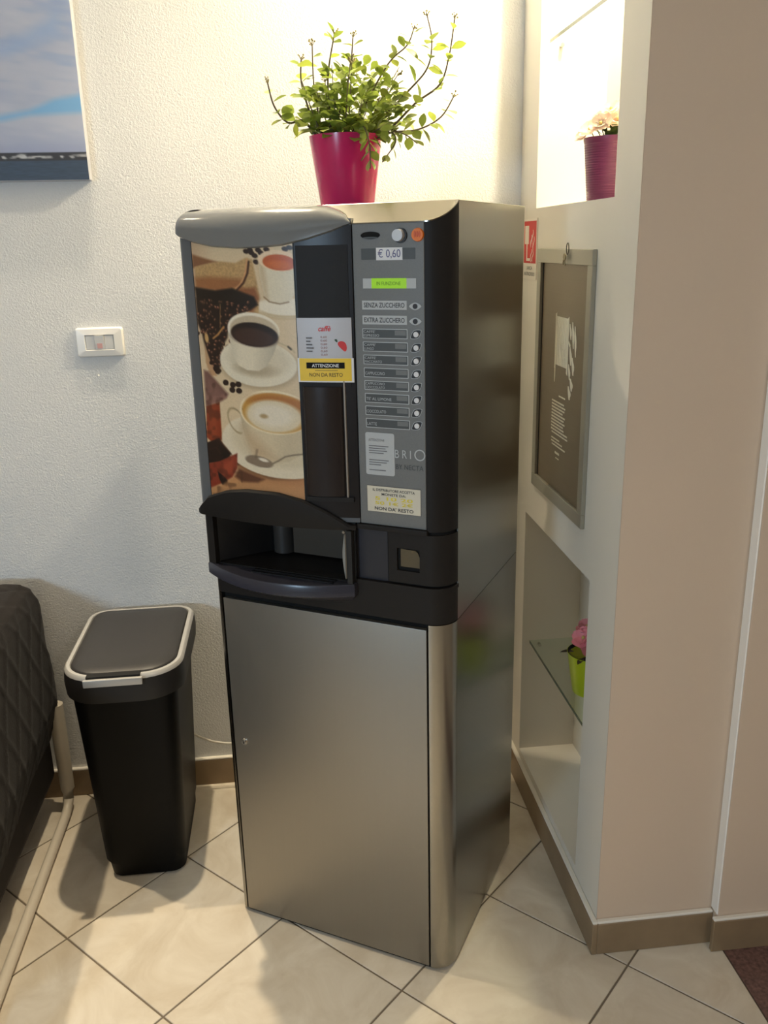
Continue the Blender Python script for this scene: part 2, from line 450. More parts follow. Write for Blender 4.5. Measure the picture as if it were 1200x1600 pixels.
# steel shell: sides, back, bottom, top and the sloping front lip of the top
sh = MB()
sh.box(0, 0.002, VS, D, 0.0005, Z(H2)-0.002).box(W-0.002, W, VS, D, 0.0005, Z(H2)-0.002).box(0.002, W-0.002, D-0.002, D, 0.0005, Z(H2)-0.002)
sh.box(0.002, W-0.002, VS, D-0.002, 0.0005, 0.003)
sh.bbox(0, W, VS, D, Z(H2)-0.002, Z(H2), 0.0009, 1)
M_LIP = brushed('brushed_steel_lip', (134, 130, 120), 0.15, amount=0.02)
lp = MB()
edge = [(u, 0.0) for u in np.linspace(0.26, W-RR, 8)] + RARC[1:]
lo, hi = [], []
for (u, v) in edge:
    lo.append((u, v-0.0015, Z(1.588)+v/VS*0.0335)); hi.append((u if u < W-0.001 else W, VS+0.001, Z(H2)-0.0003))
n = len(edge)
lp.add(lo+hi+[(p[0], p[1], p[2]-0.002) for p in lo]+[(p[0], p[1], p[2]-0.002) for p in hi],
       [(i, i+1, n+i+1, n+i) for i in range(n-1)]+[(2*n+i, 3*n+i, 3*n+i+1, 2*n+i+1) for i in range(n-1)]+[(i, 2*n+i, 2*n+i+1, i+1) for i in range(n-1)])
sh.build('body', M_BODY, vm, 25)
lp.build('top_lip', M_LIP, vm, 25)
# right rounded charcoal column; its top follows the sloping lip
def column_top(p): return Z(1.5875)+max(p[1], 0)/VS*0.0325 if p[1] <= VS else Z(1.62)
colp = [(W-RR+0.001, 0.058)] + [(W-RR+0.001, 0)] + RARC[1:] + [(W-0.003, VS+0.001), (W-0.003, 0.058)]
colp = [(p[0], min(p[1], VS-0.001)) for p in colp]
MB().prism(colp[1:-1], Z(1.030), [column_top(p) for p in colp[1:-1]]).build('side_column', M_DARK, vm, 40)
# lower charcoal apron all round the front
apr = LARC[:-1] + [(LR, 0)] + [(W-RR, 0)] + RARC[1:] + [(W, VS-0.001), (W-0.04, 0.12), (0.03, 0.12), (0, VS-0.001)]
ap = MB().prism(apr, 0.0008, Z(0.909))
ap.prism([(0.345, -0.002), (W-RR, -0.002)] + arc(W-RR, RR, RR+0.002, -90, 0, 10)[1:] + [(W-0.04, 0.10), (0.345, 0.10)], Z(0.909), Z(0.916))
ap.build('base_apron', M_DARK, vm, 35)
# dark panel between bay and coin return, coin return door with its window
MB().box(0.345, 0.411, 0.006, 0.030, Z(0.917), Z(1.033)).build('bay_side_panel', mat('blue_black_panel', (36, 36, 44), 0.4), vm)
MB().bbox(0.352, W-RR+0.004, -0.007, 0.004, Z(1.024), Z(1.034), 0.002, 2).build('panel_ledge', M_DARK, vm)
MB().prism([(0.410, 0.006)]+[(W-RR, 0.006)]+arc(W-RR, RR, RR-0.006, -90, 0, 8)[1:]+[(W-0.01, 0.045), (0.410, 0.045)], Z(0.917), Z(1.031)).build('coin_return_recess', M_GAP, vm)
cr_ = MB()
x0, x1, z0, z1 = 0.414, W-RR, 0.921, 1.023
wx0, wx1, wz0, wz1 = 0.432, 0.479, 0.946, 0.992
cr_.box(x0, wx0, 0, 0.004, Z(z0), Z(z1)).box(wx1, x1, 0, 0.004, Z(z0), Z(z1)).box(wx0, wx1, 0, 0.004, Z(z0), Z(wz0)).box(wx0, wx1, 0, 0.004, Z(wz1), Z(z1))
cr_.prism([(x1, 0)]+RARC[1:]+[(W-0.004, RR)]+arc(W-RR, RR, RR-0.004, 0, -90, 8)[1:], Z(z0), Z(z1))
crd = cr_.build('coin_return', M_DARK, vm, 40)
fp = [(wx0+0.007, wz0+0.008), (wx1-0.001, wz0+0.008), (wx1-0.001, wz1-0.016), (wx1-0.004, wz1-0.008), (wx1-0.010, wz1-0.003), (wx0+0.007, wz1-0.002)]
MB().loft([[(q[0], vv, Z(q[1])) for q in fp] for vv in (0.0025, 0.0055)]).build('coin_window', mat('smoky_brown_flap', (90, 79, 58), 0.3), crd)

# front door: bowed grey shell, cut away at the cup bay
us = list(np.linspace(0.006, 0.356, 26))
front = [(-0.012, VS-0.002), (-0.012, 0.010)] + arc(0.012, bow(0.012)+0.024, 0.024, 180, 262, 7)[1:-1] + [(u, bow(u)) for u in us if u > 0.010] + [(0.356, VS-0.002)]
MB().prism(front, Z(1.035), Z(1.596)).build('front_door', M_GREYP, vm, 40)
MB().box(-0.0135, -0.010, 0.006, 0.020, Z(1.262), Z(1.345)).box(-0.0150, -0.010, 0.008, 0.018, Z(1.285), Z(1.322)).build('side_latch', M_GAP, vm)

def bowslab(u0, u1, z0, z1, dv, th=0.002, n=16, zf=None, zb=None):
    """curved slab on the bow: front at bow+dv; zf/zb give top/bottom per u"""
    rings = []
    for u in np.linspace(u0, u1, n+1):
        a = zb(u) if zb else z0; b_ = zf(u) if zf else z1
        v = bow(u, dv)
        rings.append([(u, v, Z(a)), (u, v, Z(b_)), (u, v+th, Z(b_)), (u, v+th, Z(a))])
    return MB().loft(rings)
bowslab(0.027, 0.2525, 1.05, 1.575, -0.0022, 0.003).build('picture_edging', M_BLACK, vm, 40)
# dark centre column
bowslab(0.2535, 0.357, 1.045, 1.585, -0.003, 0.006).build('centre_column', M_COLM, vm, 40)
bowslab(0.2565, 0.350, 1.30, 1.552, -0.0042, 0.002).build('column_cover', M_DARK, vm, 40)
ins = []
for u in np.linspace(0.257, 0.333, 17):
    k = (u-0.295)/0.038; ins.append((u, bow(u, -0.003)-0.010*math.sqrt(max(0, 1-k*k))))
ins += [(0.333, bow(0.333)), (0.257, bow(0.257))]
MB().prism(ins, Z(1.089), Z(1.300)).build('column_window', mat('dark_gloss_column', (44, 37, 35), 0.22, spec=0.4), vm, 40)
bowslab(0.336, 0.3385, 1.085, 1.312, -0.0065, 0.004, 2).build('column_glint', mat('painted_glint', (150, 140, 128), 0.3), vm)  # pale strip painted as the bright reflection down the column
bowslab(0.257, 0.349, 1.078, 1.087, -0.008, 0.006).build('column_ledge', M_DARK, vm, 40)

# top cap: glossy bowed visor
cap = MB(); rings = []
zb_k = ([-0.012, 0.0, 0.032, 0.08, 0.138, 0.179, 0.23, 0.278, 0.324, 0.357], [1.577, 1.571, 1.562, 1.553, 1.549, 1.549, 1.552, 1.561, 1.574, 1.587])
path = [(-0.020, 0.13), (-0.020, 0.03)] + arc(0.012, bow(0.012, -0.008)+0.032, 0.032, 180, 262, 7)[1:-1] + [(u, bow(u, -0.008)) for u in np.linspace(0.012, 0.357, 34)]
NP = len(path)
for i, (u, v) in enumerate(path):
    a = Vector(path[max(i-1, 0)]); b_ = Vector(path[min(i+1, NP-1)]); t = (b_-a).normalized(); nrm = Vector((-t.y, t.x))
    zb = float(np.interp(u, *zb_k)) if v < 0.03 else 1.577
    k = 1.0 if u < 0.29 else math.sqrt(max(0.0004, 1-((u-0.29)/0.0675)**2))
    ht = (1.6215-zb)*k; dep = 0.052*k
    ring = [(u+nrm.x*dep, v+nrm.y*dep, Z(zb))]
    ring.append((u+nrm.x*0.004, v+nrm.y*0.004, Z(zb)))
    for q in range(0, 11):
        aa = PI/2*q/10; e = 2/2.5
        ring.append((u+nrm.x*dep*(1-math.cos(aa)**e), v+nrm.y*dep*(1-math.cos(aa)**e), Z(zb+0.003*k+(ht-0.003*k)*math.sin(aa)**e)))
    rings.append(ring)
cap.loft(rings).build('top_cap', M_CAP, vm, 50)
# fill between cap and steel top, far left
MB().box(0.035, 0.28, 0.03, VS-0.0005, Z(1.597), Z(1.615)).box(0.016, 0.06, 0.010, VS-0.0005, Z(1.585), Z(1.6172)).build('cap_support', M_CAP, vm)

# hood over the cup bay: arched dark band
hk = ([-0.014, 0.004, 0.023, 0.076, 0.125, 0.194, 0.253, 0.298, 0.332, 0.350], [1.030, 1.046, 1.064, 1.083, 1.090, 1.090, 1.078, 1.058, 1.036, 1.0245])
hood = MB(); rings = []
hp = [(-0.017, 0.03), (-0.017, 0.012)] + arc(0.012, bow(0.012, -0.012)+0.029, 0.029, 180, 262, 6)[1:-1] + [(u, bow(u, -0.012)) for u in np.linspace(0.012, 0.352, 30)]
for i, (u, v) in enumerate(hp):
    a = Vector(hp[max(i-1, 0)]); b_ = Vector(hp[min(i+1, len(hp)-1)]); t = (b_-a).normalized(); nr = Vector((-t.y, t.x))
    zt = float(np.interp(u, *hk)); zt = max(zt, 1.030) if v < 0.012 or u > 0 else 1.040; zb = 1.022
    th = 0.012
    ring = [(u+nr.x*th, v+nr.y*th, Z(zb)), (u+nr.x*0.001, v+nr.y*0.001, Z(zb)), (u, v, Z(zb+0.002)), (u, v, Z(max(zt-0.004, zb+0.003))), (u+nr.x*0.004, v+nr.y*0.004, Z(max(zt, zb+0.004))), (u+nr.x*th, v+nr.y*th, Z(max(zt, zb+0.004)))]
    rings.append(ring)
hood.loft(rings).build('bay_hood', M_DARK, vm, 40)

# cup bay
bay = MB()
bay.box(0.020, 0.345, 0.118, 0.122, Z(0.909), Z(1.035))          # back
bay.box(0.020, 0.345, 0.0, 0.118, Z(1.026), Z(1.035))            # roof
bay.box(0.341, 0.345, 0.0, 0.118, Z(0.909), Z(1.026))            # right cheek
by = bay.build('cup_bay', M_BLACK, vm)
MB().prism([(-0.008, 0.045), (-0.008, 0.012)] + arc(0.006, 0.004, 0.014, 180, 270, 4) + [(0.018, -0.012), (0.020, 0.045)], Z(0.909), Z(1.024)).build('bay_pillar', M_GREYP if False else M_DARK, vm, 40)
MB().prism([(0.020, 0.0), (0.095, 0.10), (0.095, 0.117), (0.020, 0.117)], Z(0.912), Z(1.025)).build('bay_cheek', M_BLACK, vm)
MB().prism(arc(0.118, 0.108, 0.024, 180, 360, 8), Z(0.912), Z(1.0255)).build('cup_guide', mat('worn_charcoal_plastic', (62, 58, 54), 0.4), vm, 40)
MB().box(0.145, 0.340, 0.100, 0.117, Z(0.913), Z(1.0255)).build('bay_back_panel', mat('brownish_bay_panel', (74, 66, 56), 0.4), vm)
# tray with its bowed rim
def tb(u, k=1.0): return -0.062*k*(1-((u-0.178)/0.186)**2)-0.004
tu = list(np.linspace(-0.008, 0.346, 28))
def trayring(inset, z, k=1.0):
    return [(0.178+(u-0.178)*(1-inset), tb(u, k)+inset*0.14, z) for u in tu] + [(0.343, 0.112, z), (0.022, 0.112, z), (-0.006, 0.04, z)]
tr = MB().loft([trayring(0.10, Z(0.862), 0.45), trayring(0.03, Z(0.878), 0.92), trayring(0.0, Z(0.884)), trayring(0.0, Z(0.904)), trayring(0.012, Z(0.9085)), trayring(0.05, Z(0.9085)), trayring(0.06, Z(0.906))])
tr.build('cup_tray', M_TRAY, vm, 40)
gr = MB()
for k in range(9):
    v = -0.02+k*0.013; gr.box(0.11, 0.30, v, v+0.006, Z(0.906), Z(0.9078))
gr.build('drip_grille', M_BLACK, vm)
# sliding cup door edge and its pale crescent grip
MB().box(0.3335, 0.3445, -0.020, -0.004, Z(0.911), Z(1.021)).build('cup_door_edge', M_BLACK, vm)
hs_ = MB()
rings = []
for k in range(13):
    a = k/12; z = 0.922+0.092*a; bul = math.sin(PI*a)*0.005+0.0005
    rings.append([(0.331-bul, -0.022, Z(z)), (0.3325, -0.0245, Z(z)), (0.333, -0.020, Z(z)), (0.331-bul*0.6, -0.018, Z(z))])
hs_.loft(rings).build('cup_door_grip', mat('pale_grip_plastic', (150, 148, 142), 0.3), vm, 40)
MB().cyl((0.3305, -0.022, Z(1.019)), (0, -1, 0), 0.003, 0.003, 10).build('grip_pin', M_CHROME, vm)
MB().box(0.3455, 0.347, -0.009, -0.004, Z(0.915), Z(1.02)).build('bay_chrome_edge', mat('dull_chrome', (120, 116, 110), 0.25, metal=1.0), vm)

# --- control panel
cp = MB().bbox(0.3575, W-RR+0.0005, -0.001, 0.02, Z(1.0345), Z(1.5865), 0.001, 1).build('control_panel', M_PANEL, vm)
def P_(u, z, v=-0.0014):
    def f(co):
        o = co.copy(); o[:, 0] += u; o[:, 1] = v; o[:, 2] += Z(z); return o
    return f
def plate(name, u0, u1, z0, z1, mt, v=-0.0014, par=cp, r=0.0):
    if r:
        pts = rrect(u0, u1, Z(z0), Z(z1), r, 4)
        return MB().loft([[(p[0], vv, p[1]) for p in pts] for vv in (v, -0.0009)]).build(name, mt, par)
    return MB().box(u0, u1, v, -0.0009, Z(z0), Z(z1)).build(name, mt, par)
def ell(name, u, z, a, b, mt, v0=-0.0009, v1=-0.002, rot=0.0, n=24, par=cp, pw=1.0):
    pts = []
    for k in range(n):
        t = 2*PI*k/n; x, y = a*math.copysign(abs(math.cos(t))**pw, math.cos(t)), b*math.copysign(abs(math.sin(t))**(1.6 if pw > 1 else 1.0), math.sin(t))
        pts.append((u+x*math.cos(rot)-y*math.sin(rot), z+x*math.sin(rot)+y*math.cos(rot)))
    return MB().loft([[(p[0], vv, Z(p[1])) for p in pts] for vv in (v0, v1)]).build(name, mt, par)
# coin slot, return button, orange button
ell('coin_slot', 0.393, 1.5665, 0.0185, 0.0062, M_GAP, v1=-0.0022)
ell('slot_lip', 0.393, 1.5625, 0.015, 0.0015, M_DKGREY, v1=-0.0034)
MB().cyl((0.4505, -0.001, Z(1.565)), (0, -1, 0), 0.0125, 0.004, 24).build('button_collar', M_BLACK, cp, 40)
MB().cyl((0.4495, -0.005, Z(1.5655)), (0, -1, 0), 0.0105, 0.010, 24, 0.0098).build('return_button', mat('silver_button', (196, 196, 198), 0.3, metal=0.3), cp, 40)
MB().cyl((0.4825, -0.001, Z(1.5655)), (0, -1, 0), 0.0115, 0.004, 24, 0.0105).build('orange_button', M_ORANGE, cp, 40)
bt = MB()
for dx in (-0.004, 0.0, 0.004):
    bt.loft([[(0.4825+dx+0.002*math.cos(2*PI*k/8), vv, Z(1.5665)+0.0055*math.sin(2*PI*k/8)) for k in range(8)] for vv in (-0.0048, -0.0056)])
bt.build('button_symbol', mat('deep_orange', (206, 84, 14), 0.4), cp)
# price strip
plate('price_strip', 0.3745, 0.4775, 1.5255, 1.5445, M_DKGREY)
plate('price_label', 0.4035, 0.4535, 1.5245, 1.5455, M_WLABEL, -0.0018)
text('\u20ac 0,60', cp, M_BLUEINK, P_(0.4285, 1.535, -0.0021), 0.043, 0.0165)
# display
plate('display_bezel', 0.3765, 0.4785, 1.4765, 1.4935, M_LTGREY, -0.0018)
plate('display_screen', 0.3935, 0.4605, 1.4765, 1.4938, M_LCD, -0.0022)
text('IN FUNZIONE', cp, M_LCDINK, P_(0.4265, 1.485, -0.0025), 0.046, 0.006)
# sugar keys
for z, s in ((1.4475, 'SENZA ZUCCHERO'), (1.4215, 'EXTRA ZUCCHERO')):
    plate('key_label', 0.3735, 0.4600, z-0.0078, z+0.0078, M_LTGREY)
    text(s, cp, M_INK, P_(0.4165, z, -0.0017), 0.079, 0.0085, bold=0.01)
    ell('key_surround', 0.4765, z-0.0015, 0.0118, 0.0066, M_LTGREY, v1=-0.0022, pw=1.25)
    ell('key_button', 0.4765, z-0.0015, 0.0044, 0.0044, M_INK, v1=-0.0034)
rows = ["CAFFE'\nESPRESSO", "CAFFE'\nLUNGO", "CAFFE'\nMACCHIATO", "CAPPUCCINO", "CAPPUCCINO\nCIOCCOLATO", "TE' AL LIMONE", "CIOCCOLATO", "LATTE"]
for k, s in enumerate(rows):
    z = 1.3975-k*0.02375+0.0006*k*0.5; u0 = 0.3725+0.0003*k
    plate('key_frame', u0, u0+0.0885, z-0.0088, z+0.0088, M_LTGREY, -0.0013, r=0.0012)
    plate('key_window', u0+0.0016, u0+0.0869, z-0.0074, z+0.0074, M_DKGREY, -0.0017)
    lines = s.split('\n')
    if len(lines) == 2:
        for q, t_ in enumerate(lines):
            text(t_, cp, M_LTGREY, P_(u0+0.003, z+0.0034-0.0068*q, -0.0020), min(0.0038*len(t_), 0.042), 0.0046, 'L')
    else:
        text(s, cp, M_LTGREY, P_(u0+0.003, z-0.0012, -0.0020), 0.0039*len(s), 0.0055, 'L')
    plate('price_window', u0+0.064, u0+0.0855, z-0.0025, z+0.0060, M_PANEL, -0.0019)
    ell('key_surround', 0.4770, z, 0.0128, 0.0078, M_LTGREY, v1=-0.0016, rot=0.62, pw=1.3)
    ell('key_recess', 0.4770, z, 0.0116, 0.0068, M_BLACK, v1=-0.0020, rot=0.62, pw=1.3)
    ell('key_button', 0.4778, z, 0.0048, 0.0048, M_WLABEL, v1=-0.0042)
# notice sticker
plate('notice_sticker', 0.3725, 0.4315, 1.134, 1.2155, M_CREAML if False else M_LTGREY, -0.0017, r=0.004)
text('ATTENZIONE', cp, M_INK2, P_(0.3795, 1.2015, -0.0020), 0.032, 0.0048, 'L')
pl = MB()
for q, (zz, ww) in enumerate([(1.190, 0.040), (1.1855, 0.034), (1.181, 0.037), (1.1765, 0.030), (1.163, 0.040), (1.1585, 0.036), (1.154, 0.024), (1.1435, 0.034)]):
    pl.box(0.3795, 0.3795+ww, -0.0020, -0.0017, Z(zz-0.0008), Z(zz+0.0008))
pl.build('small_print', M_INK2, cp)
# maker's wordmark
text('B R I', cp, M_LTGREY, P_(0.4325, 1.178, -0.0016), 0.032, 0.0155, 'L')
ring = MB(); NR = 32
for r0, r1 in ((0.0086, 0.0108),):
    vs = [(0.4822+r*math.cos(2*PI*k/NR), v, Z(1.1785)+r*math.sin(2*PI*k/NR)) for v in (-0.0009, -0.0017) for r in (r0, r1) for k in range(NR)]
    fs = []
    for k in range(NR):
        j = (k+1) % NR
        fs += [(2*NR+k, 2*NR+j, 3*NR+j, 3*NR+k), (k, NR+k, NR+j, j), (NR+k, 3*NR+k, 3*NR+j, NR+j), (k, j, 2*NR+j, 2*NR+k)]
    ring.add(vs, fs)
ring.build('lettering', M_LTGREY, cp)
text('BY NECTA', cp, M_DKGREY, P_(0.434, 1.1535, -0.0016), 0.055, 0.0095, 'L')
# coin notice
plate('coin_notice', 0.3725, 0.4840, 1.0605, 1.1130, mat('notice_border', (92, 88, 84), 0.5), -0.0015)
plate('coin_notice_face', 0.3735, 0.4830, 1.0615, 1.1120, M_CREAML, -0.0019)
text('IL DISTRIBUTORE ACCETTA', cp, M_INK, P_(0.4285, 1.1050, -0.0022), 0.086, 0.0052, bold=0.015)
text('MONETE DA:', cp, M_INK, P_(0.4285, 1.0970, -0.0022), 0.050, 0.0050, bold=0.015)
text('5 10 20', cp, M_YINK, P_(0.4285, 1.0885, -0.0022), 0.078, 0.0070, bold=0.02)
text('50 1\u20ac 2\u20ac', cp, M_YINK, P_(0.4285, 1.0795, -0.0022), 0.078, 0.0070, bold=0.02)
text("NON DA' RESTO", cp, M_INK, P_(0.4285, 1.0685, -0.0022), 0.080, 0.0070, bold=0.02)

# --- stickers on the centre column (follow the bow)
def Bf(u, z, dv):
    def f(co):
        o = co.copy(); o[:, 0] += u; o[:, 1] = [bow(x, dv) for x in o[:, 0]]; o[:, 2] += Z(z); return o
    return f
st = bowslab(0.2535, 0.3535, 1.345, 1.4255, -0.0052, 0.001).build('price_list_sticker', M_SLABEL, vm, 40)
text('caff\u00e8', st, M_RED, Bf(0.305, 1.4065, -0.0056), 0.023, 0.010, shear=0.3, bold=0.02)
pp = MB()
for q in range(5):
    zz = 1.3895-q*0.006
    pp.box(0.2665, 0.2665+[0.015, 0.012, 0.015, 0.018, 0.015][q], bow(0.273, -0.0058), bow(0.273, -0.0054), Z(zz-0.0012), Z(zz+0.0012))
pp.build('small_print', M_INK2, st)
for q, s in enumerate(['0,60', '0,60', '0,60', '0,60', '0,60', '0,60']):
    text(s, st, mat('brown_ink', (150, 96, 90), 0.6), Bf(0.303, 1.391-q*0.0064, -0.0056), 0.012, 0.0044)
# red chilli-shaped bean mark
bean = []
for k in range(20):
    t = 2*PI*k/20; x, y = 0.0105*math.cos(t), 0.0062*math.sin(t)*(1-0.25*math.cos(t)); y += -0.0035*math.cos(2*t)*0.3
    c, s_ = math.cos(-0.95), math.sin(-0.95); bean.append((0.337+x*c-y*s_, 1.3745+x*s_+y*c))
MB().loft([[(p[0], bow(p[0], d), Z(p[1])) for p in bean] for d in (-0.0051, -0.0056)]).build('red_mark', M_RED, st)
MB().loft([[(p[0]*0.32+0.2178, bow(p[0]*0.32+0.2178, d), Z(p[1]*0.32+0.9447)) for p in bean] for d in (-0.0051, -0.0058)]).build('mark_stem', mat('leaf_ink', (60, 84, 60), 0.6), st)
ye = bowslab(0.2520, 0.3560, 1.3085, 1.3530, -0.0062, 0.001).build('warning_sticker', M_WLABEL, vm, 40)
bowslab(0.2555, 0.3520, 1.3110, 1.3525, -0.0066, 0.0006).build('yellow_field', M_YELLOW, ye)
bowslab(0.2690, 0.3400, 1.3340, 1.3450, -0.0069, 0.0005).build('black_bar', M_GAP, ye)
text('ATTENZIONE', ye, M_WLABEL, Bf(0.3045, 1.3395, -0.0072), 0.050, 0.0062, bold=0.02)
text('NON DA RESTO', ye, mat('ochre_ink', (112, 84, 20), 0.6), Bf(0.3050, 1.3225, -0.0070), 0.062, 0.0072, bold=0.01)
bowslab(0.285, 0.327, 1.3300, 1.3308, -0.0069, 0.0004, 4).build('print_rule', mat('ochre_ink', (112, 84, 20), 0.6), ye)

# ------------------------------------------------------------------ printed pictures (colour per vertex on real panels)
class Paint:
    def __init__(s, X, Y, base):
        s.X, s.Y = X, Y; s.I = np.ones(X.shape+(3,))*np.array(base, float)
    def put(s, mask, col):
        c = np.array(col, float) if not isinstance(col, np.ndarray) else col
        s.I = s.I*(1-mask[..., None])+c*mask[..., None]
    def ell_d(s, cx, cy, a, b, rot=0.0):
        r = math.radians(rot); dx, dy = s.X-cx, s.Y-cy
        return np.hypot((dx*math.cos(r)+dy*math.sin(r))/a, (-dx*math.sin(r)+dy*math.cos(r))/b)
    def ell(s, cx, cy, a, b, col, rot=0.0, soft=1.2, k=1.0):
        d = s.ell_d(cx, cy, a, b, rot); s.put(np.clip((1-d)*min(a, b)/soft+0.5, 0, 1)*k, col)
    def poly(s, pts, col, soft=1.5, k=1.0):
        X, Y = s.X, s.Y; ins = np.zeros(X.shape, bool); dist = np.full(X.shape, 1e9)
        for i, (x0, y0) in enumerate(pts):
            x1, y1 = pts[(i+1) % len(pts)]
            if y0 != y1:
                c = ((y0 > Y) != (y1 > Y)) & (X < (x1-x0)*(Y-y0)/(y1-y0)+x0); ins ^= c
            L2 = (x1-x0)**2+(y1-y0)**2; t = np.clip(((X-x0)*(x1-x0)+(Y-y0)*(y1-y0))/L2, 0, 1)
            dist = np.minimum(dist, np.hypot(X-x0-t*(x1-x0), Y-y0-t*(y1-y0)))
        sd = np.where(ins, dist, -dist); m_ = np.clip(sd/soft+0.5, 0, 1)*k; s.put(m_, col); return m_
    def stroke(s, pts, w, col, soft=1.0, k=1.0):
        d = np.full(s.X.shape, 1e9)
        for (x0, y0), (x1, y1) in zip(pts[:-1], pts[1:]):
            L2 = (x1-x0)**2+(y1-y0)**2; t = np.clip(((s.X-x0)*(x1-x0)+(s.Y-y0)*(y1-y0))/L2, 0, 1)
            d = np.minimum(d, np.hypot(s.X-x0-t*(x1-x0), s.Y-y0-t*(y1-y0)))
        s.put(np.clip((w/2-d)/soft+0.5, 0, 1)*k, col)
def vnoise(X, Y, sc, seed=0):
    r = np.random.default_rng(seed); g = r.random((256, 256)); x, y = X/sc, Y/sc
    i, j = np.floor(x).astype(int), np.floor(y).astype(int); fx, fy = x-i, y-j; fx = fx*fx*(3-2*fx); fy = fy*fy*(3-2*fy)
    G = lambda a, b_: g[a % 256, b_ % 256]
    return (G(i, j)*(1-fx)+G(i+1, j)*fx)*(1-fy)+(G(i, j+1)*(1-fx)+G(i+1, j+1)*fx)*fy
def print_grid(name, P3, img, mt, parent, thick=None):
    """P3 (r,c,3) points, img (r,c,3) sRGB 0-255"""
    r, c = P3.shape[:2]
    idx = np.arange(r*c).reshape(r, c)
    f = np.stack([idx[:-1, :-1], idx[1:, :-1], idx[1:, 1:], idx[:-1, 1:]], -1).reshape(-1, 4)
    me = bpy.data.meshes.new(name)
    me.vertices.add(r*c); me.vertices.foreach_set('co', P3.astype(np.float32).ravel())
    me.loops.add(f.size); me.loops.foreach_set('vertex_index', f.astype(np.int32).ravel())
    me.polygons.add(len(f)); me.polygons.foreach_set('loop_start', np.arange(0, f.size, 4, dtype=np.int32))
    me.update(calc_edges=True); me.validate()
    a = me.color_attributes.new('print', 'FLOAT_COLOR', 'POINT')
    x = np.clip(img/255.0, 0, 1); x = np.where(x <= 0.04045, x/12.92, ((x+0.055)/1.055)**2.4)
    a.data.foreach_set('color', np.concatenate([x.reshape(-1, 3), np.ones((r*c, 1))], 1).astype(np.float32).ravel())
    return link(name, me, mt, parent, True)

# coffee picture of the machine
U = np.linspace(0.0295, 0.2510, 150); ZZ = np.linspace(1.566, 1.058, 330)
UU, VV = np.meshgrid(U, ZZ)
s_ = (UU-0.037)/0.2155; t_ = (1.550-VV)/0.473
PX = (304+31*t_)*(1-s_)+(457+23*t_)*s_
PY = (390+378*t_)*(1-s_)+(385+393*t_)*s_
p = Paint(PX, PY, (222, 202, 170))
p.put(np.clip((PY-640)/140, 0, 1)*0.55, (205, 165, 120))
p.put(np.clip((330-PX+0.02*PY)/40, 0, 1)*np.clip((560-PY)/60, 0, 1), (205, 178, 148))
p.poly([(300, 398), (330, 405), (345, 408), (300, 418)], (150, 108, 78), 4)
for (x, y) in ((390, 392), (398, 394), (403, 398), (408, 390), (412, 394), (420, 389), (446, 388), (452, 386), (405, 407), (396, 390)):
    p.ell(x, y, 4.6, 3.4, (58, 36, 24), 20)
# cup of tea, top right
p.ell(446, 474, 42, 15, (236, 224, 202), 2, 2); p.ell(446, 482, 40, 8, (188, 160, 112), 2, 6, 0.5); p.ell(447, 473, 38, 12, (238, 228, 208), 2, 2)
p.poly([(408, 404), (411, 430), (418, 458), (428, 466), (444, 467), (456, 462), (466, 440), (468, 404)], (228, 217, 193), 2)
p.poly([(408, 404), (411, 430), (418, 458), (424, 464), (420, 430), (416, 410)], (206, 184, 150), 6, 0.7)
p.stroke([(417, 458), (425, 465), (440, 468), (452, 465)], 2.0, (150, 122, 88), 1.5, 0.8)
p.ell(437, 405, 29, 15, (238, 214, 184), 6); p.ell(438, 407.5, 23.5, 11.5, (196, 104, 48), 6); p.ell(438, 411, 18, 6.5, (214, 124, 56), 6, 4, 0.8)
# jute sack
sack = np.array((196, 164, 118))*(0.93+0.14*vnoise(PX, PY, 2.0, 3))[..., None]
p.poly([(304, 416), (330, 410), (350, 407), (374, 409), (390, 401), (399, 404), (405, 430), (410, 455), (409, 482), (396, 484), (380, 458), (350, 452), (306, 446)], sack, 3)
p.poly([(304, 432), (330, 430), (382, 432), (384, 444), (350, 452), (306, 448)], (160, 104, 66), 8, 0.75)
p.poly([(376, 446), (404, 444), (410, 460), (400, 482), (392, 480), (396, 462), (378, 456)], (148, 90, 54), 6, 0.8)
p.stroke([(391, 404), (390, 418), (386, 432), (380, 441), (374, 446)], 2.4, (216, 168, 124), 1.5); p.stroke([(394, 407), (392, 424), (386, 438), (376, 448)], 3, (84, 50, 30), 2)
p.poly([(304, 446), (340, 450), (368, 446), (402, 458), (408, 470), (396, 478), (360, 482), (308, 476)], (30, 20, 15), 4)
# loose beans
area = p.poly([(306, 462), (340, 470), (372, 476), (396, 474), (384, 486), (362, 500), (360, 520), (352, 534), (348, 560), (346, 574), (334, 572), (324, 548), (316, 516), (308, 500)], (44, 27, 20), 4)
r_ = random.Random(11)
for k in range(190):
    x, y = r_.uniform(308, 395), r_.uniform(464, 574)
    if (x-308)/90+(y-464)/150 > 1.05 and not (324 < x < 348 and y < 575): continue
    if y > 520 and x < 322+(y-520)*0.22: continue
    a = r_.uniform(0, 180); g = r_.uniform(0.7, 1.25)
    p.ell(x, y, 3.3, 2.2, (72*g, 44*g, 32*g), a, 1.0); p.ell(x-0.6, y-0.7, 1.5, 0.9, (176*g, 132*g, 108*g), a, 1.0, 0.85)
p.stroke([(348.5, 470), (348, 505)], 1.2, (150, 120, 80), 1); p.stroke([(354, 504), (344, 516), (336, 522)], 3, (190, 146, 92), 2)
p.ell(324, 522, 3.5, 8, (206, 170, 118), -10, 2); p.poly([(320, 530), (330, 556), (342, 580), (330, 580), (322, 560)], (196, 160, 124), 3)
for (x, y) in ((343, 558), (340, 566), (346, 572), (332, 560)): p.ell(x, y, 3.6, 3.2, (50, 30, 22), 0)
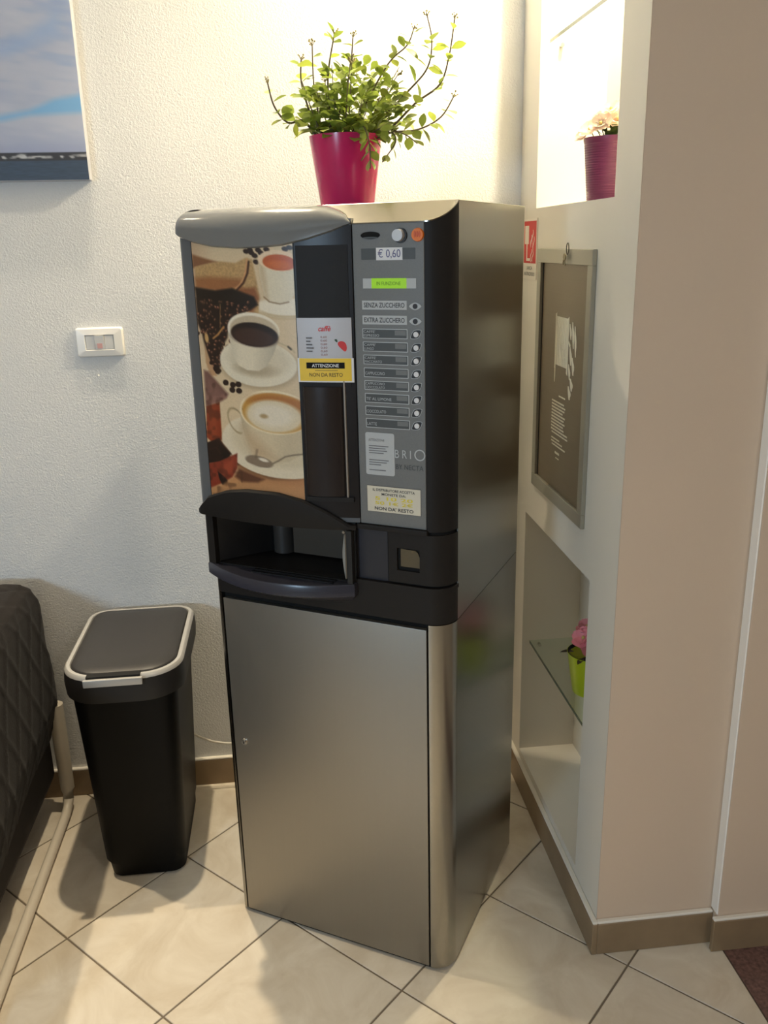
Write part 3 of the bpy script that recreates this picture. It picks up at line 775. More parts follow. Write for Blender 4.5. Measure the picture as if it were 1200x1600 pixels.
# black coffee
p.ell(407, 562, 60, 36, (150, 128, 100), 8, 8, 0.4); p.ell(406, 558, 59, 36, (232, 222, 200), 8, 1.6); p.ell(408, 553, 48, 27, (218, 206, 182), 8, 8, 0.8)
p.ell(404, 568, 30, 10, (176, 158, 130), 5, 8, 0.6)
body = np.array((226, 215, 192))*(1.02-0.16*np.clip((PX-400)/38, 0, 1)-0.08*np.clip((380-PX)/20, 0, 1))[..., None]
p.poly([(360.5, 508), (364, 525), (369, 545), (378, 562), (392, 569), (410, 570), (422, 562), (431, 545), (437, 525), (439.5, 510)], body, 1.6)
p.stroke([(438, 526), (448, 530), (456, 534), (461, 541)], 2.2, (196, 178, 146), 1.6, 0.7); p.stroke([(452, 532), (456, 536)], 2.6, (92, 80, 60), 1.4)
p.ell(400, 507, 39.8, 25.5, (240, 231, 212), 8, 1.4); p.ell(401, 509, 37, 22.5, (206, 190, 164), 8, 2.0); p.ell(402, 514.5, 36, 18, (40, 24, 18), 8, 1.6); p.ell(401, 518.5, 33.5, 13.5, (84, 58, 48), 8, 5, 0.9)
# wooden scoop, chocolate, cinnamon
p.poly([(318, 572), (326, 574), (345, 592), (361, 608), (358, 614), (346, 621), (322, 630)], (134, 100, 90), 5); p.poly([(322, 612), (346, 612), (360, 606), (358, 614), (346, 622), (322, 631)], (168, 128, 116), 4, 0.7)
for (x, y) in ((357, 590), (369, 593), (368, 601), (379, 602), (378, 592), (343, 573), (340, 569)): p.ell(x, y, 5, 4.4, (54, 32, 24), 30)
p.poly([(322, 630), (346, 622), (348, 650), (350, 682), (334, 690), (322, 680)], (152, 72, 40), 2.5)
# milky coffee
p.ell(443, 700, 92, 50, (120, 78, 48), 10, 10, 0.75)
p.ell(441, 690, 92, 51, (228, 216, 192), 10, 1.6); p.ell(443, 684, 76, 40, (214, 200, 172), 10, 9, 0.8)
hd = p.ell_d(375, 650, 13, 24, -28); p.put(np.clip(1-np.abs(hd-0.9)*7, 0, 1)*np.clip((386-PX)/4, 0, 1), (180, 160, 126))
body = np.array((218, 202, 172))*(1.0-0.10*np.clip((PX-430)/50, 0, 1)-0.10*np.clip((400-PX)/22, 0, 1)+0.04*np.clip((PX-455)/15, 0, 1))[..., None]
p.poly([(380.5, 636), (385, 662), (394, 688), (402, 706), (420, 716), (456, 714), (476, 700), (490, 660), (488, 636)], body, 2)
p.poly([(384, 655), (420, 690), (440, 712), (404, 708), (392, 686)], (190, 160, 126), 16, 0.5)
p.ell(434, 635, 54, 34.5, (238, 224, 194), 9, 1.6); p.ell(435, 636, 51.5, 31.5, (204, 158, 84), 9, 2.4); p.ell(440, 622, 44, 14, (172, 106, 52), 9, 7, 0.6); p.ell(432, 641, 42, 25.5, (226, 212, 184), 9, 5); p.ell(430, 640, 30, 17, (234, 224, 206), 9, 8, 0.8)
p.ell(418, 641, 6, 3.4, (184, 156, 112), 9, 3, 0.9)
# spoon
p.ell(411, 715, 22, 9, (150, 132, 112), 14, 1.6); p.ell(418, 712, 8, 2.6, (232, 222, 204), 18, 1.5); p.stroke([(394, 718), (410, 724), (424, 726)], 1.6, (226, 214, 192), 1.2, 0.8)
p.stroke([(428, 720), (440, 713), (450, 706), (462, 703), (480, 701)], 2.6, (150, 134, 112), 1.4); p.stroke([(408, 696), (406, 708)], 3, (130, 110, 90), 3, 0.6)
p.poly([(320, 690), (345, 680), (352, 690), (366, 704), (359, 716), (344, 720), (324, 724)], (42, 24, 18), 2.5); p.poly([(344, 690), (364, 704), (358, 714), (348, 708)], (26, 18, 10), 2)
p.poly([(324, 724), (346, 718), (358, 712), (376, 703), (376, 728), (368, 744), (352, 754), (324, 768)], (148, 68, 46), 2.5)
p.poly([(342, 736), (352, 742), (360, 750), (358, 760), (350, 758), (344, 746)], (40, 24, 18), 2)
p.poly([(370, 742), (380, 728), (400, 736), (430, 745), (470, 744), (490, 738), (490, 800), (320, 800), (330, 764), (352, 756)], (196, 146, 100), 5, 0.85); p.poly([(372, 742), (379, 728), (398, 736), (420, 744), (410, 750), (385, 750)], (92, 54, 36), 5, 0.8)
p.poly([(326, 634), (340, 630), (342, 676), (330, 680)], (176, 96, 62), 8, 0.5)
p.poly([(350, 724), (372, 710), (368, 734), (352, 744)], (182, 96, 66), 8, 0.6)
p.poly([(324, 584), (338, 596), (352, 609), (326, 616)], (158, 122, 110), 10, 0.5)
p.stroke([(345, 683), (357, 695), (366, 706)], 2.2, (96, 62, 44), 2.5, 0.7); p.stroke([(328, 700), (340, 696), (348, 706)], 2, (84, 54, 42), 3, 0.6)
p.put(np.clip((vnoise(PX, PY, 7, 31)-0.5)*1.2, 0, 0.35)*np.clip((150-p.I[..., 2])/40, 0, 1)*(PX < 385)*(PY > 570), (60, 34, 22))
img = 255*(p.I/255)**1.22*(0.97+0.06*vnoise(PX, PY, 1.1, 9))[..., None]
P3 = np.stack([UU, np.vectorize(lambda u: bow(u, -0.0029))(UU), Z(VV)], -1)
print_grid('coffee_picture', P3, img, vcol_mat('coffee_print', 0.32, 0.2), vm)

# seascape canvas on the back wall
cv = MB().bbox(-1.70, -0.4445, YB-0.030, YB-0.001, 1.713, 2.50, 0.002, 1).build('seascape_canvas', mat('canvas_edge', (176, 178, 186), 0.6), None)
tag(cv, 'seascape photo canvas of cloudy sky, breakwater and dark sea, on the white wall', 'picture')
Xc = np.linspace(-1.698, -0.4465, 420); Zc = np.linspace(2.498, 1.715, 300)
XX, ZC = np.meshgrid(Xc, Zc)
px_, py_ = (XX+0.445)*673+141, 282-(ZC-1.713)*733
p = Paint(px_, py_, (164, 168, 182))
w_ = vnoise(px_, py_*3-px_*0.35, 60, 21)*0.6+vnoise(px_, py_*4-px_*0.5, 25, 22)*0.4
p.put(np.clip((w_-0.35)*2, 0, 1)*0.6, (184, 183, 188))
p.put(np.clip((w_-0.5)*-3, 0, 1)*0.6*np.clip((150-py_)/60, 0, 1), (134, 152, 182))
p.poly([(60, 168), (100, 151), (150, 142), (150, 172), (60, 176), (20, 184), (-60, 200), (-60, 190)], (112, 162, 198), 10, 0.9)
p.poly([(-100, 74), (40, 66), (118, 20), (118, 50), (40, 84), (-100, 96)], (142, 160, 188), 18, 0.7)
p.put(np.clip((py_-205)/34, 0, 1)*np.clip((238-py_)/2+0.5, 0, 1)*0.8, (140, 146, 170))
sea = np.array((50, 64, 80))*(0.92+0.18*vnoise(px_*0.6, py_*4, 6, 5))[..., None]
p.put(np.clip((py_-247)/1.5+0.5, 0, 1), sea)
p.put(np.clip((py_-235.5)/1.2+0.5, 0, 1)*np.clip((248.5-py_)/1.2+0.5, 0, 1), (42, 42, 46))
r_ = random.Random(4)
for k in range(150):
    x = r_.uniform(-700, 142); y = 241.5+r_.uniform(-2, 2.5); g = r_.uniform(0.7, 1.0)
    p.ell(x, y, r_.uniform(2.5, 7), r_.uniform(1, 2.0), (206*g, 202*g, 196*g), r_.uniform(-12, 12), 1.2, 0.85)
print_grid('canvas_print', np.stack([XX, np.full(XX.shape, YB-0.0304), ZC], -1), p.I*np.array((0.97, 1.0, 1.06)), vcol_mat('canvas_print', 0.55), cv)

# ------------------------------------------------------------------ light switch
sw = thing('light_switch', 'white wall switch plate with one rocker and a pink indicator, left of the machine', 'switch', (-0.530, YB, 1.326))
def swp(x0, x1, z0, z1, y): return [(x0, y, z0), (x1, y, z0), (x1, y, z1), (x0, y, z1)]
pr = MB()
W2, H2s = 0.1185, 0.037
outer = rrect(0, W2, -H2s, H2s, 0.006, 4); mid = rrect(0.003, W2-0.003, -H2s+0.003, H2s-0.003, 0.005, 4); inn = rrect(0.0240, W2-0.0240, -0.0180, 0.0180, 0.001, 4)
pr.loft([[(q[0], 0, q[1]) for q in outer], [(q[0], -0.004, q[1]) for q in outer], [(q[0], -0.0105, q[1]) for q in mid], [(q[0], -0.0125, q[1]) for q in rrect(0.0225, W2-0.0225, -0.0195, 0.0195, 0.002, 4)], [(q[0], -0.0105, q[1]) for q in inn], [(q[0], -0.002, q[1]) for q in inn]], cap=False)
pr.build('cover_plate', M_PLATE, sw, 35)
MB().box(0.0240, W2-0.0240, -0.004, -0.001, -0.0180, 0.0180).build('module_backing', mat('switch_gap', (110, 108, 104), 0.6), sw)
for x0 in (0.0246, 0.0712):
    MB().bbox(x0, x0+0.0227, -0.0112, -0.002, -0.0174, 0.0174, 0.0006, 1).build('blank_module', M_MODULE, sw)
x0 = 0.0479; x1 = 0.0706
rk = MB().loft([swp(x0, x1, -0.0174, 0.0174, -0.002), [(x0, -0.0115, -0.0174), (x1, -0.0115, -0.0174), (x1, -0.0165, 0.0174), (x0, -0.0165, 0.0174)]]).build('rocker', M_PLATE, sw)
MB().loft([[(x0+0.005, yy-0.0122, -0.0150), (x1-0.005, yy-0.0122, -0.0150), (x1-0.005, yy-0.0138, -0.002), (x0+0.005, yy-0.0138, -0.002)] for yy in (0, -0.0008)]).build('indicator', mat('pink_indicator', (240, 186, 178), 0.3), rk)

# ------------------------------------------------------------------ waste bin
wb = thing('waste_bin', 'tall black plastic waste bin with charcoal lid and silver rim, beside the cabinet', 'bin', (-0.4325, 2.10, 0))
def ring(x0, x1, y0, y1, z, rf, rb):
    return [(q[0]+0.4325, q[1]-2.10, z) for q in rrect(x0, x1, y0, y1, [rf, rf, rb, rb], 8)]
bd = MB().loft([ring(-0.512, -0.338, 1.955, 2.255, 0.0, 0.03, 0.02), ring(-0.520, -0.332, 1.945, 2.262, 0.006, 0.035, 0.02), ring(-0.524, -0.331, 1.942, 2.262, 0.040, 0.035, 0.02),
                ring(-0.531, -0.327, 1.938, 2.265, 0.052, 0.035, 0.02), ring(-0.556, -0.305, 1.918, 2.288, 0.545, 0.045, 0.025), ring(-0.556, -0.305, 1.918, 2.288, 0.560, 0.045, 0.025)])
bd.build('bin_body', mat('matt_black_plastic', (8, 8, 8), 0.5, spec=0.15), wb, 40)
co_ = MB().loft([ring(-0.566, -0.297, 1.908, 2.300, 0.527, 0.085, 0.045), ring(-0.574, -0.289, 1.897, 2.312, 0.530, 0.095, 0.055), ring(-0.576, -0.287, 1.895, 2.313, 0.560, 0.095, 0.055), ring(-0.574, -0.289, 1.898, 2.312, 0.588, 0.095, 0.055), ring(-0.560, -0.303, 1.915, 2.300, 0.588, 0.085, 0.045), ring(-0.560, -0.303, 1.915, 2.300, 0.560, 0.085, 0.045)])
co_.build('collar', mat('charcoal_bin_plastic', (40, 38, 37), 0.5, spec=0.3), wb, 40)
M_SILV = mat('silver_plastic', (182, 180, 176), 0.32, metal=0.25)
def rimring(o): return dict(x0=-0.574+o, x1=-0.289-o, y0=1.898+o, y1=2.312-o)
def rr_(o, z, r): 
    d = rimring(o); return ring(d['x0'], d['x1'], d['y0'], d['y1'], z, max(r-o, 0.02), max(0.055-o, 0.02))
rm = MB().loft([rr_(0.0, 0.586, 0.095), rr_(0.002, 0.594, 0.095), rr_(0.006, 0.598, 0.095), rr_(0.014, 0.598, 0.095), rr_(0.017, 0.592, 0.095), rr_(0.017, 0.588, 0.095)])
rm.build('lid_rim', M_SILV, wb, 40)
lid = MB().loft([rr_(0.0175, 0.588, 0.095), rr_(0.0175, 0.597, 0.095), rr_(0.022, 0.601, 0.095), rr_(0.050, 0.604, 0.095), rr_(0.09, 0.6055, 0.11)])
li = lid.build('lid_flap', mat('dark_grey_lid', (50, 48, 47), 0.42, spec=0.35, bump=(700, 0.05, 0.0005)), wb, 60)
MB().box(-0.072, 0.052, -0.2035, -0.183, 0.590, 0.6005).build('finger_slot', M_GAP, li)
MB().bbox(-0.078, 0.058, -0.2135, -0.2035, 0.578, 0.5965, 0.003, 2).build('front_lip', M_SILV, wb, 40)
MB().box(-0.02, 0.012, -0.158, -0.155, 0.6025, 0.6034).build('lid_mark', M_BLACK, li)

# ------------------------------------------------------------------ power cord
pc = [(-0.36, 2.300, 0.215), (-0.335, 2.298, 0.199), (-0.305, 2.296, 0.180), (-0.275, 2.295, 0.166), (-0.241, 2.295, 0.157), (-0.18, 2.292, 0.152), (-0.10, 2.285, 0.150), (0.0, 2.27, 0.15), (0.10, 2.235, 0.16), (0.16, 2.20, 0.20)]
tag(MB().tube(pc, 0.0035, 8).build('power_cord', mat('white_cable', (226, 220, 208), 0.4), None, True), 'white power cord looping along the back wall behind bin and cabinet', 'cord')

# ------------------------------------------------------------------ fire hose cabinet in the right wall
fc = thing('fire_cabinet', 'flush fire hose cabinet with aluminium frame and brown translucent pane, between the niches', 'fire cabinet', (XR, 1.940, 1.240), -PI/2)
# local x runs from the far side to the near side, local -y faces the room
FW, FH = 0.1955, 0.2925
def frame_ring(a, b_, y): return [(-a, y, -b_), (a, y, -b_), (a, y, b_), (-a, y, b_)]
M_ALU = mat('aluminium_frame', (168, 164, 150), 0.38, metal=0.55)
for (x0, x1, z0, z1) in ((-FW, FW, FH-0.032, FH), (-FW, FW, -FH, -FH+0.032), (-FW, -FW+0.028, -FH+0.032, FH-0.032), (FW-0.030, FW, -FH+0.032, FH-0.032)):
    MB().bbox(x0, x1, -0.010, -0.0005, z0, z1, 0.0012, 1).build('frame_bar', M_ALU, fc)
MB().box(-FW+0.028, -FW+0.036, -0.0032, -0.0008, -FH+0.032, FH-0.032).build('dark_strip', M_GAP, fc)  # narrow black strip along the far edge of the pane
pane = MB().box(-FW+0.036, FW-0.030, -0.003, -0.0008, -FH+0.032, FH-0.032).build('pane', brushed('brown_smoked_pane', (108, 92, 68), 0.32, (3, 3, 260), 0.04, metal=0.35), fc)
M_ETCH = mat('white_etching', (226, 220, 200), 0.6)
def F_(pts, y=-0.0035): return [(p_[0], y, p_[1]) for p_ in pts]
def flat(mb, pts): mb.loft([F_(pts, -0.0032), F_(pts, -0.0037)]); return mb
em = MB()
for k in range(7):
    x = -0.046+k*0.0118
    flat(em, [(x, 0.145-0.008*abs(k-3)/3*0), (x+0.0092, 0.145), (x+0.0092, 0.035), (x, 0.035)])
flat(em, [(-0.052, 0.150), (-0.044, 0.153), (-0.044, 0.026), (-0.052, 0.026)]); flat(em, [(0.036, 0.145), (0.045, 0.150), (0.045, 0.020), (0.036, 0.024)])
flat(em, [(-0.050, 0.026), (-0.044, 0.026), (-0.044, 0.006), (-0.0455, -0.006), (-0.0485, -0.006), (-0.050, 0.006)])
for k in range(7):
    flat(em, [(-0.046+k*0.0118, 0.139-0.016*k), (-0.046+k*0.0118+0.0118, 0.139-0.016*k), (-0.046+k*0.0118+0.0118, 0.137-0.016*k), (-0.046+k*0.0118, 0.137-0.016*k)])
em.build('hose_reel_emblem', M_ETCH, pane)
fl_ = MB()
for (cx, cz, w_, h_) in ((q[0], q[1], q[2]*1.35, q[3]*1.12) for q in ((0.060, 0.118, 0.010, 0.030), (0.078, 0.112, 0.010, 0.050), (0.094, 0.100, 0.009, 0.058), (0.066, 0.066, 0.011, 0.036), (0.084, 0.045, 0.012, 0.034), (0.060, 0.030, 0.010, 0.030), (0.078, 0.004, 0.014, 0.024), (0.066, -0.016, 0.014, 0.026), (0.055, 0.090, 0.008, 0.012))):
    pts = []
    for k in range(7):
        t = k/6; pts.append((cx-w_/2+0.010*t*t-0.004, cz+h_/2-h_*t))
    for k in range(7):
        t = 1-k/6; pts.append((cx-w_/2+0.010*t*t-0.004+w_*math.sin(PI*min(max(t, 0.12), 0.9)), cz+h_/2-h_*t))
    flat(fl_, pts)
fl_.build('flame_emblem', M_ETCH, pane)
tx = MB()
for q, (zz, xa, ww, hh) in enumerate([(-0.034, -0.010, 0.050, 0.0016), (-0.050, -0.060, 0.09, 0.0018), (-0.0575, -0.060, 0.10, 0.0018), (-0.065, -0.060, 0.095, 0.0018), (-0.0725, -0.060, 0.085, 0.0018), (-0.080, -0.060, 0.10, 0.0018), (-0.0875, -0.060, 0.092, 0.0018), (-0.095, -0.060, 0.10, 0.0018), (-0.1025, -0.060, 0.088, 0.0018), (-0.110, -0.060, 0.095, 0.0018), (-0.1175, -0.060, 0.120, 0.0018), (-0.125, -0.055, 0.118, 0.0016), (-0.1385, -0.055, 0.06, 0.0016), (-0.146, -0.055, 0.085, 0.0016), (-0.1535, -0.050, 0.10, 0.0016), (-0.170, -0.025, 0.032, 0.0026), (-0.182, -0.018, 0.024, 0.0012)]):
    x = xa; r_ = random.Random(q)
    while x < xa+ww-0.002:
        l_ = min(r_.uniform(0.006, 0.018), xa+ww-x); tx.box(x, x+l_, -0.0037, -0.0032, zz-hh, zz+hh); x += l_+0.0022
tx.build('small_print', M_ETCH, pane)
# keys hanging on the frame
ky = thing('key_pair', 'small keys on a wire ring, hanging on top of the fire cabinet frame', 'keys', (XR-0.0115, 1.905, 1.533), -PI/2)
rg = MB(); rg.tube([(0.008*math.cos(2*PI*k/16)+0.010, -0.002, 0.012*math.sin(2*PI*k/16)) for k in range(17)], 0.0011, 6, cap=False); rg.build('key_ring', mat('dark_wire', (72, 66, 56), 0.35, metal=0.8), ky, True)
for a, dx in ((0.5, 0.0), (-0.15, 0.004)):
    kb = MB(); kb.cyl((0, 0, -0.012), (0, -1, 0), 0.0065, 0.0018, 14); kb.box(-0.0022, 0.0022, -0.0016, -0.0002, -0.030, -0.017); kb.box(0.0022, 0.0040, -0.0016, -0.0002, -0.029, -0.026)
    o = kb.build('key', mat('worn_brass', (104, 92, 62), 0.35, metal=0.8), ky); o.rotation_euler = (0, a, 0); o.location = (dx, -0.003 if a > 0 else -0.0055, -0.006)

# fire hose sign
fs = MB().box(-0.060, 0.060, -0.002, -0.0003, -0.0725, 0.0725).build('fire_sign', mat('white_sign_plate', (236, 228, 214), 0.4), None)
fs.location = (XR, 2.2325, 1.5305); fs.rotation_euler = (0, 0, -PI/2)
tag(fs, 'small red and white fire hose sign on the wall, half hidden behind the machine', 'sign')
MB().box(-0.054, 0.054, -0.0024, -0.0019, -0.034, 0.067).build('red_field', M_RED, fs)
hs2 = MB()
def sflat(pts): hs2.loft([[(x, y, z) for x, z in pts] for y in (-0.0023, -0.0028)])
for (x0, z0, hh) in ((0.014, 0.034, 0.030), (0.026, 0.046, 0.034), (0.036, 0.030, 0.036), (0.016, 0.000, 0.026), (0.030, -0.006, 0.024), (0.020, -0.022, 0.010)):
    left = [(x0+0.008*math.sin(2.4*t/6*PI)*0.5-0.010*t/6, z0-hh*t/6) for t in range(7)]
    sflat(left+[(x+0.0055*math.sin(PI*min(max(k/6, 0.12), 0.9)), z) for k, (x, z) in reversed(list(enumerate(left)))])
sflat([(-0.046, 0.056), (-0.010, 0.056), (-0.010, 0.012), (-0.046, 0.012)])
sflat([(-0.030, 0.012), (-0.022, 0.012), (-0.022, -0.022), (0.004, -0.022), (0.004, -0.029), (-0.030, -0.029)])
hs2.build('hose_symbol', mat('white_sign_plate', (236, 228, 214), 0.4), fs)
for q, s in enumerate(('LANCIA', 'ANTINCENDIO')):
    def pf(co, q=q):
        o = co.copy(); o[:, 1] = -0.0024; o[:, 2] += -0.0455-q*0.0145; return o
    text(s, fs, M_INK, pf, 0.05 if q == 0 else 0.094, 0.009)

# ------------------------------------------------------------------ glass shelves
def shelf(z, y0, y1, label, pins):
    o = MB().box(0.648, NB-0.001, y0+0.002, y1-0.002, z-0.008, z).build('glass_shelf', M_GLASS, None)
    tag(o, label, 'shelf')
    MB().box(0.6472, 0.6479, y0+0.002, y1-0.002, z-0.008, z).build('front_edge', M_GLASSEDGE, o)
    for y in pins:
        s = 1 if y < 1.9 else -1
        MB().cyl((0.675, y, z-0.013), (0, s, 0), 0.0048, 0.012, 14).build('shelf_pin', M_CHROME, o, 40)
    return o
shelf(0.461, LY0, LY1, 'clear glass shelf with green edge in the lower niche', (LY0+0.0001, LY1-0.0001))
shelf(1.995, UY0, UY1, 'clear glass shelf high in the bright upper niche', (UY0+0.0001, UY1-0.0001))

# ------------------------------------------------------------------ sofa end under a quilted throw
sf = thing('sofa', 'sofa end under a dark brown quilted cover on a cream sled base, beside the bin', 'sofa', (-0.70, 2.33, 0))
# local: x right (towards the bin), y towards the wall is 0, room is -y
M_QUILT = mat('brown_quilted_velour', (30, 26, 24), 0.85, noise=(9, 0.25), bump=(160, 0.25, 0.002), spec=0.2)
M_QUILT.node_tree.nodes['Principled BSDF'].inputs['Sheen Weight'].default_value = 0.06
M_CREAM = mat('cream_painted_tube', (222, 212, 194), 0.4)
LEN = 0.98
def quilt(a, b_, s=0.075):
    """height of the quilting at surface coords (metres): diamonds with sunken seams"""
    d1 = abs(((a+b_)/s) % 1-0.5)*2; d2 = abs(((a-b_)/s) % 1-0.5)*2
    e = min(1-d1, 1-d2)
    return 0.0045*(min(1, e*3.2)**0.5)
prof = []            # arm cross-section: (x, z, nx, nz, arclen), from the left side over the top down the right side
pts = [(-0.27, 0.40), (-0.27, 0.55), (-0.262, 0.63), (-0.235, 0.675), (-0.19, 0.700), (-0.14, 0.708), (-0.08, 0.707), (-0.035, 0.702), (-0.008, 0.688), (0.006, 0.658), (0.010, 0.60), (0.010, 0.54), (0.014, 0.48), (0.018, 0.42), (0.018, 0.36), (0.008, 0.31), (-0.004, 0.27), (-0.014, 0.235)]
dense = []
for i in range(len(pts)-1):
    for k in range(6): 
        t = k/6; dense.append((pts[i][0]*(1-t)+pts[i+1][0]*t, pts[i][1]*(1-t)+pts[i+1][1]*t))
dense.append(pts[-1])
al = [0]
for i in range(1, len(dense)): al.append(al[-1]+math.hypot(dense[i][0]-dense[i-1][0], dense[i][1]-dense[i-1][1]))
vs, fs = [], []
NY = 110; NXs = len(dense)
for j in range(NY+1):
    y = -LEN+(LEN-0.03)*j/NY
    for i, (x, z) in enumerate(dense):
        a = dense[max(i-1, 0)]; b_ = dense[min(i+1, NXs-1)]; tx_, tz_ = b_[0]-a[0], b_[1]-a[1]; l_ = math.hypot(tx_, tz_); nx, nz = -tz_/l_*-1, tx_/l_
        q = quilt(al[i]*0.8, y*1.25, 0.13)
        hang = max(0, (0.5-z)/0.3) if x > -0.05 else 0
        yy = -LEN-y if False else y
        # soft rounding at the wall end of the arm, slight sag of the hem away from the wall
        er = max(0, (y+0.075)/0.045); zz = z-0.06*max(0, er)**2*(1 if z > 0.45 else 0)-0.22*max(0, -y-0.10)*hang*0.42
        wob = 0.006*math.sin(9*y+3*z)*hang
        vs.append((x+nx*q+wob-0.012*max(0, er)**2*(1 if x > -0.05 else -1), yy, zz+nz*q))
for j in range(NY):
    for i in range(NXs-1):
        k = j*NXs+i; fs.append((k, k+1, k+NXs+1, k+NXs))
# front and wall ends
fs.append(tuple(range(NXs))); fs.append(tuple(NY*NXs+i for i in range(NXs-1, -1, -1)))
obj('arm_cover', vs, fs, M_QUILT, sf, 40)
MB().bbox(-0.255, -0.025, -LEN+0.02, -0.04, 0.10, 0.62, 0.02, 2).build('arm_frame', mat('dark_sofa_fabric', (46, 41, 39), 0.9), sf)
MB().bbox(-1.90, -0.262, -LEN+0.05, -0.28, 0.24, 0.47, 0.04, 3).build('seat_cushion', M_QUILT, sf)
MB().bbox(-1.90, -0.262, -0.30, -0.06, 0.24, 0.68, 0.05, 3).build('backrest', M_QUILT, sf)
MB().bbox(-1.90, -0.26, -LEN+0.08, -0.06, 0.10, 0.245, 0.01, 1).build('seat_base', mat('dark_sofa_fabric', (46, 41, 39), 0.9), sf)
# sled base: floor tube bending up at the wall
def sled(x):
    b = MB()
    pth = [(x, -LEN-0.10, 0.30), (x, -LEN-0.10, 0.05), (x, -LEN-0.07, 0.018), (x, -LEN, 0.0135), (x, -0.5, 0.0135), (x, -0.115, 0.0135), (x, -0.085, 0.02), (x, -0.068, 0.038), (x, -0.062, 0.07), (x+0.0, -0.062, 0.22), (x, -0.062, 0.34)]
    b.tube(pth, [0.0135]*7+[0.016, 0.020, 0.021, 0.021], 10)
    return b.build('sled_leg', M_CREAM, sf, 50)
sled(0.006); sled(-1.80)

# ------------------------------------------------------------------ plants
def leaf_data(name, l=1.0, w=0.6, fold=0.10, curl=0.15):
    vs, fs = [], []
    rows = [(0.0, 0.05), (0.14, 0.45), (0.36, 0.92), (0.6, 1.0), (0.82, 0.66), (1.0, 0.04)]
    for t, k in rows:
        zc = -curl*t*t
        for s in (-1, 0, 1):
            vs.append((s*0.5*w*k, t*l, zc+fold*w*abs(s)*k))
    for i in range(len(rows)-1):
        for s in range(2):
            a = i*3+s; fs.append((a, a+1, a+4, a+3))
    me = bpy.data.meshes.new(name); me.from_pydata(vs, [], fs); me.update()
    me.polygons.foreach_set('use_smooth', [True]*len(me.polygons))
    return me
def leaf_mat(name, c1, trans):
    mt = bpy.data.materials.new(name); mt.use_nodes = True
    N = mt.node_tree.nodes; L = mt.node_tree.links; pb = N['Principled BSDF']
    oi = N.new('ShaderNodeObjectInfo'); hs = N.new('ShaderNodeHueSaturation'); hs.inputs['Color'].default_value = (*lin(c1), 1)
    r = N.new('ShaderNodeMapRange'); r.inputs[3].default_value = 0.65; r.inputs[4].default_value = 1.35
    r2 = N.new('ShaderNodeMapRange'); r2.inputs[3].default_value = 0.485; r2.inputs[4].default_value = 0.51
    wn = N.new('ShaderNodeTexWhiteNoise'); wn.noise_dimensions = '1D'
    L.new(oi.outputs['Random'], r.inputs[0]); L.new(oi.outputs['Random'], wn.inputs['W']); L.new(wn.outputs['Value'], r2.inputs[0])
    L.new(r.outputs[0], hs.inputs['Value']); L.new(r2.outputs[0], hs.inputs['Hue'])
    L.new(hs.outputs[0], pb.inputs['Base Color']); pb.inputs['Roughness'].default_value = 0.4
    tr = N.new('ShaderNodeBsdfTranslucent'); L.new(hs.outputs[0], tr.inputs[0])
    mx = N.new('ShaderNodeMixShader'); mx.inputs[0].default_value = trans
    L.new(pb.outputs[0], mx.inputs[1]); L.new(tr.outputs[0], mx.inputs[2]); L.new(mx.outputs[0], N['Material Output'].inputs[0])
    return mt
M_LEAF = leaf_mat('succulent_leaf', (142, 158, 66), 0.4)
M_STEM = mat('brown_green_stem', (92, 78, 54), 0.6)
M_SOIL = mat('dark_soil', (48, 36, 28), 0.95, noise=(60, 0.3))
LEAVES = [leaf_data('leaf', 1, 0.62, 0.12, 0.10), leaf_data('leaf', 1, 0.70, 0.05, 0.22), leaf_data('leaf', 1, 0.52, 0.18, 0.05)]
for me in LEAVES: me.materials.append(M_LEAF)
def orient(direction, roll=0.0, upv=Vector((0, 0, 1))):
    y = Vector(direction).normalized(); x = y.cross(upv)
    if x.length < 1e-3: x = Vector((1, 0, 0))
    x.normalize(); z = x.cross(y)
    x2 = math.cos(roll)*x+math.sin(roll)*z; z2 = x2.cross(y)
    return Matrix((x2, y, z2)).transposed()
nleaf = 0
def add_leaf(parent, pos, direction, size, roll=0.0, variants=LEAVES, r=random):
    global nleaf
    o = bpy.data.objects.new('leaf', r.choice(variants)); COL.objects.link(o); o.parent = parent
    M = orient(direction, roll).to_4x4(); M.translation = pos
    o.matrix_local = M @ Matrix.Scale(size, 4); nleaf += 1
    return o
def catmull(pts, n=6):
    P = [Vector(p_) for p_ in pts]; P = [2*P[0]-P[1]]+P+[2*P[-1]-P[-2]]; out = []
    for i in range(1, len(P)-2):
        for k in range(n):
            t = k/n; a, b_, c, d = P[i-1:i+3]
            out.append(0.5*((2*b_)+(c-a)*t+(2*a-5*b_+4*c-d)*t*t+(3*b_-a-3*c+d)*t**3))
    out.append(P[-2]); return out

